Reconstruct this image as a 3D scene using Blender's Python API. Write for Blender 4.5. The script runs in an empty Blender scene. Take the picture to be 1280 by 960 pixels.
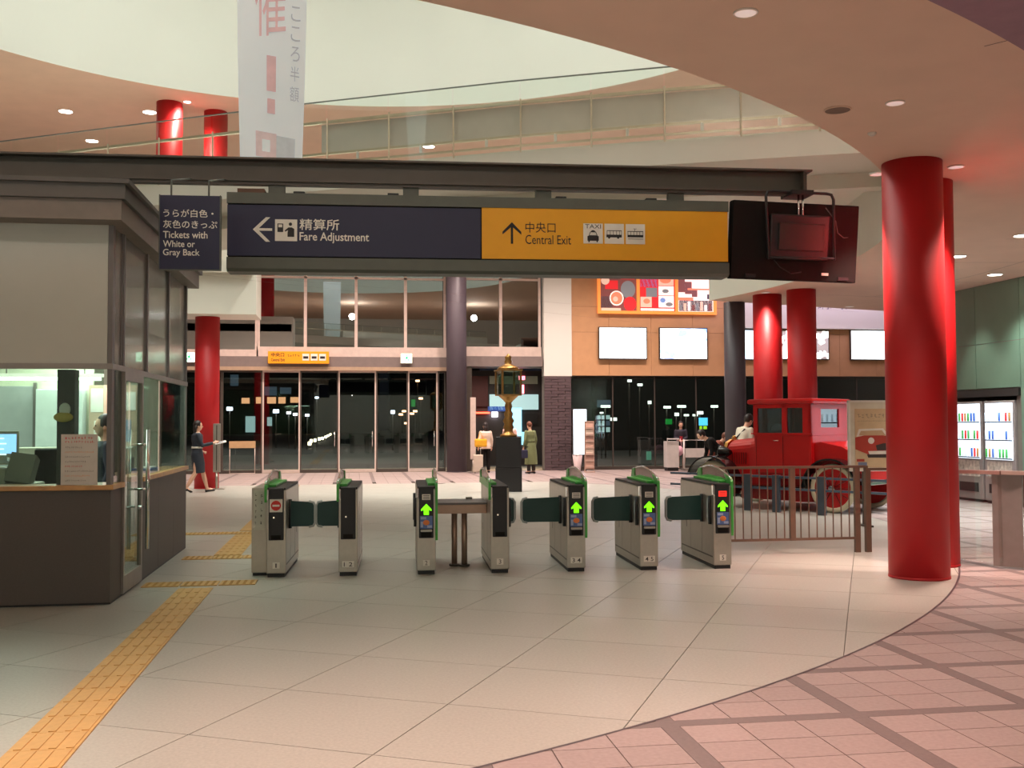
import bpy, bmesh, math, random
from mathutils import Vector, Matrix, Euler
random.seed(7)
SC = bpy.context.scene
COL = SC.collection
PI = math.pi
# ---------------------------------------------------------------- camera
FPX = 1300.0
YAW, PITCH, ROLL, EYE = math.radians(8.75), math.radians(2.16), .004, 1.6
Fw = Vector((math.sin(YAW)*math.cos(PITCH), math.cos(YAW)*math.cos(PITCH), math.sin(PITCH)))
Rt0 = Vector((math.cos(YAW), -math.sin(YAW), 0)); Up0 = Rt0.cross(Fw)
Rt = Rt0*math.cos(ROLL) - Up0*math.sin(ROLL); Up = Up0*math.cos(ROLL) + Rt0*math.sin(ROLL)
cam = bpy.data.cameras.new('camera'); camo = bpy.data.objects.new('camera', cam); COL.objects.link(camo)
cam.sensor_width = 36; cam.lens = FPX*36/1280; cam.clip_end = 400
camo.matrix_world = Matrix(((Rt.x, Up.x, -Fw.x, 0), (Rt.y, Up.y, -Fw.y, 0), (Rt.z, Up.z, -Fw.z, EYE), (0, 0, 0, 1)))
SC.camera = camo
# ---------------------------------------------------------------- world (night sky outside)
w = bpy.data.worlds.new('night'); SC.world = w; w.use_nodes = True
w.node_tree.nodes['Background'].inputs[0].default_value = (.05, .055, .08, 1)
w.node_tree.nodes['Background'].inputs[1].default_value = .15
# ---------------------------------------------------------------- exposure
vs = SC.view_settings
vs.view_transform = 'Standard'; vs.look = 'None'; vs.gamma = 1; vs.use_curve_mapping = False
vs.exposure = 0.12
# ---------------------------------------------------------------- large lights
def area(name, loc, size, power, col, rot=(0, 0, 0), sy=None, spread=None):
    l = bpy.data.lights.new(name, 'AREA'); l.energy = power; l.color = col; l.size = size
    if sy: l.shape = 'RECTANGLE'; l.size_y = sy
    if spread: l.spread = spread
    o = bpy.data.objects.new(name, l); COL.objects.link(o); o.location = loc; o.rotation_euler = rot
    return o
def point(name, loc, power, col, rad=.3):
    l = bpy.data.lights.new(name, 'POINT'); l.energy = power; l.color = col; l.shadow_soft_size = rad
    o = bpy.data.objects.new(name, l); COL.objects.link(o); o.location = loc
    return o
WHITE = (.96, 1, .93); WARM = (1, .66, .50); PINK = (1, .70, .60)
for x, y in ((-5.5, 12.5), (5, 12), (-4.5, 21), (4.5, 20.5)):
    point('atrium_lamp', (x, y, 13.2), 112, WHITE, .35)
area('atrium_skylamp', (-.4, 16.2, 14.2), 8, 740, WHITE)
for x, y in ((-9, -3), (-6, -5.5), (-3, -3), (0, -5.5), (3, -3), (6, -5.5)): point('concourse_fill', (x, y, 3.75), 92, (.92, 1, .90), .10)  # unseen fill points behind the camera, added to light kiosk and sign fronts
for x in (-8, 0, 8): point('upper_hall_fill', (x, 1.5, 8.6), 260, (1, .95, .88), .2)  # hidden fill points added so the upper windows reflect a lit hall
# ---------------------------------------------------------------- materials
def lin(c):
    c = c/255; return c/12.92 if c <= .04045 else ((c+.055)/1.055)**2.4
def L(r, g, b): return (lin(r), lin(g), lin(b), 1)
MATS = {}
def mat(name, rgb, rough=.5, metal=0, emit=0, amp=.06, scale=8, bump=0, spec=.5, ecol=None, coat=0, trans=None, rnd=0):
    if name in MATS: return MATS[name]
    m = bpy.data.materials.new(name); m.use_nodes = True; nt = m.node_tree; N = nt.nodes; b = N['Principled BSDF']
    c = L(*rgb)
    b.inputs['Roughness'].default_value = rough; b.inputs['Metallic'].default_value = metal
    b.inputs['Specular IOR Level'].default_value = spec
    if coat: b.inputs['Coat Weight'].default_value = coat; b.inputs['Coat Roughness'].default_value = .08
    tc = N.new('ShaderNodeTexCoord'); no = N.new('ShaderNodeTexNoise'); no.inputs['Scale'].default_value = scale; no.inputs['Detail'].default_value = 3
    nt.links.new(tc.outputs['Object'], no.inputs['Vector'])
    r = N.new('ShaderNodeValToRGB'); r.color_ramp.elements[0].position = .3; r.color_ramp.elements[1].position = .7
    r.color_ramp.elements[0].color = tuple(v*(1-amp) for v in c[:3])+(1,); r.color_ramp.elements[1].color = tuple(min(1, v*(1+amp)) for v in c[:3])+(1,)
    nt.links.new(no.outputs[0], r.inputs[0]); out = r.outputs[0]
    if rnd:
        oi = N.new('ShaderNodeObjectInfo'); hs = N.new('ShaderNodeHueSaturation'); mr = N.new('ShaderNodeMapRange')
        mr.inputs['To Min'].default_value = 1-rnd; mr.inputs['To Max'].default_value = 1+rnd
        nt.links.new(oi.outputs['Random'], mr.inputs[0]); nt.links.new(mr.outputs[0], hs.inputs['Value']); nt.links.new(out, hs.inputs['Color']); out = hs.outputs[0]
    nt.links.new(out, b.inputs['Base Color'])
    if emit:
        b.inputs['Emission Color'].default_value = L(*(ecol or rgb)); b.inputs['Emission Strength'].default_value = emit
    if bump:
        bp = N.new('ShaderNodeBump'); bp.inputs['Strength'].default_value = bump; bp.inputs['Distance'].default_value = .01
        nt.links.new(no.outputs[0], bp.inputs['Height']); nt.links.new(bp.outputs[0], b.inputs['Normal'])
    if trans is not None:
        b.inputs['Alpha'].default_value = trans
    MATS[name] = m; return m
def glass(name, tint=(235, 245, 240), gain=1.0, base=.04, rough=.0):
    if name in MATS: return MATS[name]
    m = bpy.data.materials.new(name); m.use_nodes = True; nt = m.node_tree; N = nt.nodes; N.remove(N['Principled BSDF'])
    t = N.new('ShaderNodeBsdfTransparent'); t.inputs[0].default_value = L(*tint)
    g = N.new('ShaderNodeBsdfGlossy'); g.inputs['Roughness'].default_value = rough; g.inputs[0].default_value = (.9, .95, .95, 1)
    fr = N.new('ShaderNodeLayerWeight'); fr.inputs[0].default_value = .5
    pw_ = N.new('ShaderNodeMath'); pw_.operation = 'POWER'; pw_.inputs[1].default_value = 4.0; nt.links.new(fr.outputs['Facing'], pw_.inputs[0])
    ma = N.new('ShaderNodeMath'); ma.operation = 'MULTIPLY_ADD'; ma.use_clamp = True; ma.inputs[1].default_value = .8*gain; ma.inputs[2].default_value = base+.03*gain
    nt.links.new(pw_.outputs[0], ma.inputs[0]); mx = N.new('ShaderNodeMixShader')
    nt.links.new(ma.outputs[0], mx.inputs[0]); nt.links.new(t.outputs[0], mx.inputs[1]); nt.links.new(g.outputs[0], mx.inputs[2])
    nt.links.new(mx.outputs[0], N['Material Output'].inputs[0]); MATS[name] = m; return m
def glow(name, rgb, s): return mat(name, rgb, .5, emit=s, amp=0)
# ---------------------------------------------------------------- projection helpers (pixel -> point on a plane)
def ray(x, y): return Fw + Rt*(x-640)/FPX + Up*(480-y)/FPX
def PZ(x, y, z=0):
    d = ray(x, y); t = (z-EYE)/d.z; return Vector((d.x*t, d.y*t, z))
def PY(x, y, Y):
    d = ray(x, y); t = Y/d.y; return Vector((d.x*t, Y, EYE+d.z*t))
def PX(x, y, X):
    d = ray(x, y); t = X/d.x; return Vector((X, d.y*t, EYE+d.z*t))
def proj(p):
    v = Vector(p)-Vector((0, 0, EYE)); d = v.dot(Fw)
    if d < .1: return (1e5, 1e5)
    return (640+FPX*v.dot(Rt)/d, 480-FPX*v.dot(Up)/d)
def inview(p, mg=60):
    x, y = proj(p); return -mg < x < 1280+mg and -mg < y < 960+mg
# ---------------------------------------------------------------- mesh builder
class MB:
    def __init__(s): s.v = []; s.f = []; s.sm = []
    def add(s, vs, fs, smooth=False):
        n = len(s.v); s.v += [tuple(v) for v in vs]
        for f in fs: s.f.append(tuple(n+i for i in f)); s.sm.append(smooth)
        return s
    def box(s, x0, x1, y0, y1, z0, z1, bev=0, rot=None, piv=None):
        if bev > 0:
            bm = bmesh.new(); bmesh.ops.create_cube(bm, size=1)
            for v in bm.verts:
                v.co = Vector(((x0+x1)/2+v.co.x*(x1-x0), (y0+y1)/2+v.co.y*(y1-y0), (z0+z1)/2+v.co.z*(z1-z0)))
            bmesh.ops.bevel(bm, geom=bm.edges[:], offset=bev, segments=2, affect='EDGES', profile=.6)
            vs = [v.co.copy() for v in bm.verts]; fs = [[v.index for v in f.verts] for f in bm.faces]; bm.free()
        else:
            vs = [Vector(p) for p in ((x0, y0, z0), (x1, y0, z0), (x1, y1, z0), (x0, y1, z0), (x0, y0, z1), (x1, y0, z1), (x1, y1, z1), (x0, y1, z1))]
            fs = [(0, 3, 2, 1), (4, 5, 6, 7), (0, 1, 5, 4), (1, 2, 6, 5), (2, 3, 7, 6), (3, 0, 4, 7)]
        if rot:
            M = Euler(rot).to_matrix(); c = Vector(piv or ((x0+x1)/2, (y0+y1)/2, (z0+z1)/2)); vs = [M@(v-c)+c for v in vs]
        return s.add(vs, fs)
    def tube(s, pts, rad, n=10, cap=True, ell=None, smooth=True):
        pts = [Vector(p) for p in pts]; k = len(pts)
        if not isinstance(rad, (list, tuple)): rad = [rad]*k
        vs = []; ref = None
        for i in range(k):
            d = (pts[min(i+1, k-1)]-pts[max(i-1, 0)]).normalized()
            if ref is None:
                ref = Vector((1, 0, 0)) if abs(d.x) < .9 else Vector((0, 1, 0))
            a = (ref-d*ref.dot(d)).normalized(); ref = a; b = d.cross(a)
            e = ell[i] if ell else 1
            for j in range(n):
                t = 2*PI*j/n; vs.append(pts[i]+a*math.cos(t)*rad[i]+b*math.sin(t)*rad[i]*e)
        fs = [(i*n+j, i*n+(j+1) % n, (i+1)*n+(j+1) % n, (i+1)*n+j) for i in range(k-1) for j in range(n)]
        if cap: s.add(vs, [], smooth); n0 = len(s.v)-len(vs); s.f.append(tuple(n0+j for j in reversed(range(n)))); s.sm.append(False); s.f.append(tuple(n0+(k-1)*n+j for j in range(n))); s.sm.append(False); 
        if cap:
            for f in fs: s.f.append(tuple(n0+i for i in f)); s.sm.append(smooth)
            return s
        return s.add(vs, fs, smooth)
    def cyl(s, x, y, z0, z1, r, n=24, r2=None): return s.tube([(x, y, z0), (x, y, z1)], [r, r if r2 is None else r2], n)
    def lathe(s, prof, n=20, c=(0, 0, 0), smooth=True):
        vs = []
        for r, z in prof:
            for j in range(n):
                t = 2*PI*j/n; vs.append((c[0]+r*math.cos(t), c[1]+r*math.sin(t), c[2]+z))
        k = len(prof)
        fs = [(i*n+j, i*n+(j+1) % n, (i+1)*n+(j+1) % n, (i+1)*n+j) for i in range(k-1) for j in range(n)]
        fs += [tuple(reversed(range(n))), tuple((k-1)*n+j for j in range(n))]
        return s.add(vs, fs, smooth)
    def prism(s, poly, a, b, axis='y'):
        """poly in the plane normal to axis, extruded a..b"""
        def P(u, v, t): return {'y': (u, t, v), 'x': (t, u, v), 'z': (u, v, t)}[axis]
        n = len(poly); vs = [P(u, v, a) for u, v in poly]+[P(u, v, b) for u, v in poly]
        fs = [tuple(range(n)), tuple(reversed(range(n, 2*n)))]+[(i, i+n, (i+1) % n+n, (i+1) % n) for i in range(n)]
        return s.add(vs, fs)
    def ball(s, c, r, n=12, m=8):
        if not isinstance(r, (list, tuple)): r = (r, r, r)
        vs = []; 
        for i in range(m+1):
            p = PI*(i/m) ; p = max(.02, min(PI-.02, p))
            for j in range(n):
                t = 2*PI*j/n; vs.append((c[0]+r[0]*math.sin(p)*math.cos(t), c[1]+r[1]*math.sin(p)*math.sin(t), c[2]-r[2]*math.cos(p)))
        fs = [(i*n+j, i*n+(j+1) % n, (i+1)*n+(j+1) % n, (i+1)*n+j) for i in range(m) for j in range(n)]+[tuple(reversed(range(n))), tuple(m*n+j for j in range(n))]
        return s.add(vs, fs, True)
    def mesh(s, name, m):
        me = bpy.data.meshes.new(name); me.from_pydata(s.v, [], s.f); me.polygons.foreach_set('use_smooth', s.sm)
        bm = bmesh.new(); bm.from_mesh(me); bmesh.ops.recalc_face_normals(bm, faces=bm.faces); bm.to_mesh(me); bm.free()
        if m: me.materials.append(m)
        return me
    def build(s, name, m, parent=None, remesh=None, loc=None, smooth_iter=0):
        me = s.mesh(name, m); o = bpy.data.objects.new(name, me); COL.objects.link(o)
        if remesh:
            md = o.modifiers.new('r', 'REMESH'); md.mode = 'VOXEL'; md.voxel_size = remesh; md.use_smooth_shade = True
            if smooth_iter:
                sm = o.modifiers.new('s', 'SMOOTH'); sm.iterations = smooth_iter; sm.factor = .5
            dg = bpy.context.evaluated_depsgraph_get(); m2 = bpy.data.meshes.new_from_object(o.evaluated_get(dg)); o.modifiers.clear(); o.data = m2; m2.name = name
            m2.materials.clear(); m2.materials.append(m)
        if loc: o.location = loc
        if parent: o.parent = parent
        return o
def tag(o, label=None, cat=None, group=None, kind=None):
    if label: o['label'] = label
    if cat: o['category'] = cat
    if group: o['group'] = group
    if kind: o['kind'] = kind
    return o
def thing(name, label, cat, loc=(0, 0, 0), rz=0, group=None):
    o = bpy.data.objects.new(name, None); COL.objects.link(o); o.empty_display_size = .1; o.location = loc; o.rotation_euler = (0, 0, rz)
    return tag(o, label, cat, group)
def struct(name, mb, m, parent=None, label=None):
    o = mb.build(name, m, parent); tag(o, label, None, None, 'structure' if not parent else None); return o
def B(*a, **k): return MB().box(*a, **k)
def copy_tree(o, parent=None, loc=None, rz=None):
    c = o.copy(); COL.objects.link(c)
    if parent: c.parent = parent
    if loc is not None: c.location = loc
    if rz is not None: c.rotation_euler[2] = rz
    for ch in list(o.children): copy_tree(ch, c)
    return c
def text(body, x, z, width, height, m, parent, y=0, bold=.0, name='lettering', axis='y', flip=False, thick=.0015, rot=0, linesp=1.0):
    """flat lettering facing -y, lower-left corner at (x,z), scaled to width x height"""
    cu = bpy.data.curves.new(name, 'FONT'); cu.body = body; cu.offset = bold; cu.resolution_u = 3; cu.space_line = linesp
    t = bpy.data.objects.new(name, cu); COL.objects.link(t); bpy.context.view_layer.update()
    me = bpy.data.meshes.new_from_object(t.evaluated_get(bpy.context.evaluated_depsgraph_get())); bpy.data.objects.remove(t)
    vs = [v.co.copy() for v in me.vertices]; fs = [tuple(p.vertices) for p in me.polygons]; bpy.data.meshes.remove(me)
    if not vs: return None
    x0 = min(v.x for v in vs); x1 = max(v.x for v in vs); y0 = min(v.y for v in vs); y1 = max(v.y for v in vs)
    sx = width/max(1e-4, x1-x0); sz = height/max(1e-4, y1-y0)
    if width <= 0: sx = sz
    out = []
    for v in vs:
        u = (v.x-x0)*sx; q = (v.y-y0)*sz
        if flip: u = width-u
        out.append((x+u, y-thick, z+q) if axis == 'y' else (y-thick, x+u, z+q) if axis == 'x' else (x+u, z+q, y+thick))
    mb = MB(); mb.add(out, fs); o = mb.build(name, m, parent); return o
def marks(parent, x, z, wd, h, m, y, seed=1, dens=.8):
    """a line of small glyph-like strokes standing for writing too small to read"""
    rg = random.Random(seed); mb = MB(); u = x
    while u < x+wd-h*.5:
        g = h*dens
        for q in range(3):
            a = u+rg.random()*g*.5; b = z+rg.random()*h*.7
            if rg.random() < .55: mb.box(a, min(a+g*.5, x+wd), y-.0015, y, b, b+h*.14)
            else: mb.box(a, a+g*.14, y-.0015, y, z+rg.random()*h*.3, z+h*(.6+.4*rg.random()))
        u += g*1.15
    return tag(mb.build('lettering', m, parent), kind='stuff')
def quad_rect(mb, x0, x1, z0, z1, y): mb.add([(x0, y, z0), (x1, y, z0), (x1, y, z1), (x0, y, z1)], [(0, 1, 2, 3)])

M_floor = mat('terrazzo', (167, 165, 156), .35, amp=.10, scale=55, rnd=.03)
M_grout = mat('grout', (112, 106, 98), .8)
M_pave = mat('pink_paver', (152, 136, 132), .45, amp=.10, scale=40, rnd=.06)
M_band = mat('dark_band_paver', (112, 99, 97), .5, amp=.08, scale=40)
M_tact = mat('yellow_tactile', (196, 156, 92), .5, amp=.06, scale=20, rnd=.03)
M_soffit = mat('soffit_plaster', (226, 200, 180), .8, amp=.03, scale=2)
M_white = mat('white_plaster', (220, 222, 214), .8, amp=.015, scale=.6)
M_fascia = mat('white_fascia', (224, 220, 208), .6, amp=.02, scale=1)
M_red = mat('red_column_paint', (186, 18, 26), .5, amp=.03, scale=3)
M_greycol = mat('grey_column_paint', (78, 70, 78), .5, amp=.04, scale=3)
M_dkgrey = mat('kiosk_laminate', (88, 80, 76), .6, amp=.05, scale=60)
M_panel = mat('kiosk_light_panel', (190, 191, 182), .55, amp=.02, scale=3)
M_steel = mat('stainless_steel', (178, 172, 162), .32, .75, amp=.05, scale=14)
M_steel_d = mat('dark_metal', (92, 84, 78), .4, .5)
M_alu = mat('window_aluminium', (214, 196, 186), .45, .2)
M_beam = mat('beam_paint', (82, 76, 68), .5, amp=.05, scale=6)
M_black = mat('black_plastic', (26, 25, 28), .5)
M_blackm = mat('matte_black', (30, 27, 26), .85, spec=.15)
M_wood = mat('counter_wood', (196, 146, 92), .4, amp=.12, scale=12)
M_glass = glass('clear_glass', (228, 240, 234), 1.0, .0)
M_fglass = glass('facade_glass', (200, 208, 205), 1.6, .02)
M_gglass = glass('green_edge_glass', (252, 255, 253), .8, .035)
M_green = mat('green_glass_panel', (112, 140, 122), .22, amp=.04, scale=2, rnd=.04)
M_cream = mat('ochre_wall_panel', (196, 150, 108), .6, amp=.04, scale=4, rnd=.02)
M_brick = mat('dark_brick', (84, 68, 72), .7, amp=.12, scale=20, rnd=.10)
M_lintel = mat('lintel_grey', (122, 110, 106), .5)
M_chrome = mat('chrome', (220, 220, 220), .12, 1, amp=.02)
M_dark = mat('dark_interior', (38, 34, 32), .6)
M_tdg = mat('dark_green_pad', (10, 58, 54), .45)
M_gtrim = mat('green_trim', (72, 168, 72), .35)
M_paper = mat('white_paper', (232, 228, 222), .7)
M_ink = mat('black_ink', (28, 24, 24), .6)
M_signw = mat('sign_white', (226, 222, 212), .5)
M_navy = mat('sign_navy', (26, 28, 62), .5, amp=.03)
M_signfr = mat('sign_frame', (84, 88, 80), .5)
M_yellow = mat('sign_yellow', (230, 164, 8), .5, amp=.02)

# ================================================================ FLOOR
TH = math.radians(27.6); st, ct = math.sin(TH), math.cos(TH)
FC = Vector((-6.65, 18.47)); FR = 15.40
floor = struct('floor', B(-20, 24, -9, 35, -.10, -.030), M_grout, label='terrazzo station concourse floor with slab joints and a pink paved outer ring')
def clip(poly, n, d):      # keep points with p.n <= d
    out = []
    for i in range(len(poly)):
        a, b = poly[i], poly[(i+1) % len(poly)]; da, db = a.dot(n)-d, b.dot(n)-d
        if da <= 0: out.append(a)
        if (da < 0 < db) or (db < 0 < da): out.append(a+(b-a)*(da/(da-db)))
    return out
def clip_in(poly, R):
    for k in range(0, 360):
        t = 2*PI*k/360; n = Vector((math.cos(t), math.sin(t)))
        if max(p.dot(n) for p in poly) > FC.dot(n)+R*math.cos(PI/360):
            poly = clip(poly, n, FC.dot(n)+R)
            if len(poly) < 3: return []
    return poly
def clip_out(poly, R):
    c = sum(poly, Vector((0, 0)))/len(poly); n = (c-FC).normalized()
    if n.length == 0: return []
    if min((p-FC).length for p in poly) >= R: return poly
    return clip(poly, -n, -(FC.dot(n)+R))
def tilemesh(mb, poly, z0, z1):
    n = len(poly); a = sum(poly[i].x*poly[(i+1) % n].y-poly[(i+1) % n].x*poly[i].y for i in range(n))
    if abs(a) < .0006: return
    mb.prism([(p.x, p.y) for p in poly], z0, z1, 'z')
rest = MB(); nslab = 0
kiosk_box = (-9.2, -2.2, 9.8, 14.0)
for i in range(-42, 42):
    for j in range(-14, 40):
        u0 = -.18+1.055*i; v0 = 4.60+.955*j; g = .003
        c4 = [(u0+g, v0+g), (u0+1.055-g, v0+g), (u0+1.055-g, v0+.955-g), (u0+g, v0+.955-g)]
        poly = [Vector((u*ct+v*st, -u*st+v*ct)) for u, v in c4]
        cx = sum(p.x for p in poly)/4; cy = sum(p.y for p in poly)/4
        if not (-19 < cx < 23 and -8 < cy < 28.3) or (Vector((cx, cy))-FC).length > FR+.9: continue
        poly = clip_in(poly, FR-.006)
        poly = clip(poly, Vector((0, 1)), 28.0) if poly else poly
        if len(poly) < 3: continue
        seen = any(inview((p.x, p.y, 0), 0) for p in poly)
        if seen and cy < 17.5 and not (cx < -2.6 and cy > 10.3) and nslab < 290:
            m = MB(); tilemesh(m, poly, -.030, 0)
            if m.v: m.build('floor_slab', M_floor, floor); nslab += 1
        else: tilemesh(rest, poly, -.030, 0)
tag(rest.build('floor_slab', M_floor, floor), kind='stuff')
# border strip along the arc
bs = MB(); k0 = 200
vs = []
for k in range(k0+1):
    t = -PI*.75+PI*1.25*k/k0
    for R in (FR-.010, FR+.010): vs.append((FC.x+R*math.cos(t), FC.y+R*math.sin(t), .001))
bs.add(vs, [(2*k, 2*k+1, 2*k+3, 2*k+2) for k in range(k0)]); bs.build('metal_joint_strip', mat('joint_strip', (96, 84, 88), .4, .5), floor)
rest = MB(); bandrest = MB(); npv = 0
for i in range(-18, 18):
    for j in range(-15, 32):
        X0 = 1.66+1.06*i; Y0 = 5.40+.98*j; bw = .05
        def place(x0, x1, y0, y1, m_, nm, restm):
            global npv
            poly = [Vector(p) for p in ((x0, y0), (x1, y0), (x1, y1), (x0, y1))]
            c = Vector(((x0+x1)/2, (y0+y1)/2))
            far = y0 > 27.9
            if not far:
                if (c-FC).length < FR-.7: return
                if min((p-FC).length for p in poly) < FR+.008: poly = clip_out(poly, FR+.006)
            if len(poly) < 3: return
            seen = any(inview((p.x, p.y, 0), 0) for p in poly) and c.y < 9.6
            if seen and npv < 280:
                m = MB(); tilemesh(m, poly, -.03, 0)
                if m.v: m.build(nm, m_, floor); npv += 1
            else: tilemesh(restm, poly, -.03, 0)
        if X0 > 23 or Y0 > 34.2: continue
        cc = Vector((X0+.5, Y0+.5))
        if (cc-FC).length < FR-1.3 and Y0 < 27.5: continue
        place(X0-bw, X0+bw, Y0-bw, Y0+.98-bw, M_band, 'paving_band', bandrest)
        place(X0+bw, X0+1.06-bw, Y0-bw, Y0+bw, M_band, 'paving_band', bandrest)
        tw = (1.06-2*bw)/3; th = (.98-2*bw)/3; g = .003
        for a in range(3):
            for b in range(3):
                x0 = X0+bw+a*tw; y0 = Y0+bw+b*th; place(x0+g, x0+tw-g, y0+g, y0+th-g, M_pave, 'paver', rest)
if rest.v: tag(rest.build('paver', M_pave, floor), kind='stuff')
if bandrest.v: tag(bandrest.build('paving_band', M_band, floor), kind='stuff')
# tactile guide path
def tactile(kind):
    m = MB(); m.box(-.148, .148, -.148, .148, .0, .008)
    if kind == 'bar':
        for k in range(4): m.box(-.125+k*.075, -.10+k*.075+.008, -.135, .135, .008, .0125)
    else:
        for a in range(5):
            for b in range(5): m.box(-.122+a*.055, -.098+a*.055, -.122+b*.055, -.098+b*.055, .008, .0125)
    return m.mesh('tactile_'+kind, M_tact)
tb, td = tactile('bar'), tactile('dot')
path = thing('tactile_path', 'yellow tactile guide path running past the kiosk to the gates', 'tactile paving', (-1.5, 8, 0))
far_t = MB()
def tt(x, y, me, sx=1.1):
    o = bpy.data.objects.new('tactile_tile', me); COL.objects.link(o); o.parent = path; o.location = (x+1.5, y-8, 0); o.scale = (sx, 1, 1)
for k in range(22): tt(-1.5, 10.4-.3*k-.0, tb)
for k in range(3): tt(-1.87+.37*k+.0, 10.86, td, 1.2)
for k in range(3): tt(-1.82+.35*k, 12.95, td, 1.15)
for k in range(8): tt(-1.5, 13.3+.3*k, tb)
for k in range(5): tt(-2.6+.33*k, 15.8, td)
for k in range(26): far_t.box(-1.66+1.5, -1.34+1.5, 16.1+.45*k-8, 16.1+.45*k+.44-8, 0, .01)
tag(far_t.build('tactile_tile', M_tact, path), kind='stuff')

# ================================================================ UPPER SLAB, SOFFITS, DRUM
C1 = Vector((-4.13, 18.23)); R1 = 12.53; ZS = 4.3; ZF = 5.6
C2 = Vector((-.39, 16.2)); R2 = 9.69; ZU = 9.5
def rayin(c, t, x0, x1, y0, y1, line=None):
    d = Vector((math.cos(t), math.sin(t))); L_ = []
    if d.x > 1e-9: L_.append((x1-c.x)/d.x)
    if d.x < -1e-9: L_.append((x0-c.x)/d.x)
    if d.y > 1e-9: L_.append((y1-c.y)/d.y)
    if d.y < -1e-9: L_.append((y0-c.y)/d.y)
    if line and d.x > .3:   # y = a + b x
        a, b = line; den = d.y-b*d.x
        if den > 1e-9: L_.append((a+b*c.x-c.y)/den)
    return c+d*min(L_)
def ring(name, c, R, z0, z1, box_, t0, t1, n, m, line=None, mface=None):
    soff = MB(); fas = MB(); top = MB()
    I = []; O = []
    for k in range(n+1):
        t = t0+(t1-t0)*k/n; I.append(c+Vector((math.cos(t), math.sin(t)))*R); o = rayin(c, t, *box_, line=line); O.append(o if (o-c).length > R+.02 else c+Vector((math.cos(t), math.sin(t)))*(R+.02))
    for P in (soff,):
        P.add([(p.x, p.y, z0) for p in I]+[(p.x, p.y, z0) for p in O], [(k, k+1, n+2+k, n+1+k) for k in range(n)])
        P.add([(p.x, p.y, z1) for p in I]+[(p.x, p.y, z1) for p in O], [(k, k+1, n+2+k, n+1+k) for k in range(n)])
        P.add([(p.x, p.y, z0) for p in O]+[(p.x, p.y, z1) for p in O], [(k, k+1, n+2+k, n+1+k) for k in range(n)])
    fas.add([(p.x, p.y, z0) for p in I]+[(p.x, p.y, z1) for p in I], [(k, k+1, n+2+k, n+1+k) for k in range(n)], True)
    a = struct(name, soff, m)
    if mface: fas.build('curved_fascia', mface, a)
    return a
so = ring('ceiling', C1, R1, ZS, ZF, (-20, 22, -9, 99), math.radians(17.6), math.radians(-200), 140, M_soffit, line=(22-.36*8.2, .36), mface=M_fascia)
so['label'] = 'low plaster soffit of the upper floor with a curved opening'
# dropped outer soffit near the camera (upper right corner)
dp = MB(); cD = C1; RD = 14.85
cpts = []
for k in range(41):
    t = math.radians(-66)+math.radians(16)*k/40; cpts.append(cD+Vector((math.cos(t), math.sin(t)))*RD)
for z in (3.95, ZS):
    dp.add([(p.x, p.y, z) for p in cpts]+[(p.x+3.5*(p-cD).normalized().x, p.y+3.5*(p-cD).normalized().y, z) for p in cpts], [(k, k+1, 42+k, 41+k) for k in range(40)])
dp.add([(p.x, p.y, 3.95) for p in cpts]+[(p.x, p.y, ZS) for p in cpts], [(k, k+1, 42+k, 41+k) for k in range(40)])
dpo = [p+(p-cD).normalized()*3.5 for p in cpts]
dp.add([(p.x, p.y, 3.95) for p in dpo]+[(p.x, p.y, ZS) for p in dpo], [(k, k+1, 42+k, 41+k) for k in range(40)])
struct('ceiling_step', dp, mat('purple_plaster', (150, 122, 138), .8), label='purplish dropped soffit edge in the upper right corner')
# thin ceiling joints
cj = MB()
for k in range(12):
    t = math.radians(-62+9*k); d = Vector((math.cos(t), math.sin(t))); a = C1+d*(R1+1.8); b = rayin(C1, t, -20, 12.3, -9, 99, (22-.36*8.2, .36)); s_ = Vector((-d.y, d.x))*.006
    cj.add([(a.x-s_.x, a.y-s_.y, ZS-.002), (a.x+s_.x, a.y+s_.y, ZS-.002), (b.x+s_.x, b.y+s_.y, ZS-.002), (b.x-s_.x, b.y-s_.y, ZS-.002)], [(0, 1, 2, 3)])
for R in (15.5, 17.2):
    P = [C1+Vector((math.cos(t), math.sin(t)))*r for t in [math.radians(-50+60*k/60) for k in range(61)] for r in (R, R+.012)]
    P = [p for p in P]; fs = [(2*k, 2*k+1, 2*k+3, 2*k+2) for k in range(60) if P[2*k].x < 12.2 and P[2*k+2].x < 12.2]
    cj.add([(p.x, p.y, ZS-.002) for p in P], fs)
cj.build('panel_joint', mat('ceiling_joint', (120, 104, 96), .9), so)
# upper storey soffit
us = ring('ceiling_upper', C2, R2, ZU, ZU+.4, (-20, 22, -9, 35), 0, -2*PI, 160, M_soffit)
us['label'] = 'high plaster soffit around the round atrium drum'
dr = MB(); n = 160
dr.add([(C2.x+R2*math.cos(2*PI*k/n), C2.y+R2*math.sin(2*PI*k/n), z) for z in (ZU, 14.6) for k in range(n)], [(k, (k+1) % n, n+(k+1) % n, n+k) for k in range(n)], True)
dr.add([(C2.x+R2*math.cos(2*PI*k/n), C2.y+R2*math.sin(2*PI*k/n), 14.6) for k in range(n)], [tuple(range(n))])
struct('wall_drum', dr, M_white, label='smooth white curved drum wall above the atrium')
# outer shell
struct('wall_back', B(-20, 24, -9.2, -9, 0, 10), M_white)
struct('wall_left', B(-20.2, -20, -9, 35, 0, 10), M_white)
struct('wall_right', B(22, 22.2, 20.3, 35, 0, 10), M_white)
# left upper floor landing with white parapet
tag(B(-19.9, PY(320, 393, 26.16).x, 26.16, 27.6, ZS, 5.9).build('trim_1', M_fascia), kind='structure', label='white parapet face of the upper landing behind the left red column')
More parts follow.
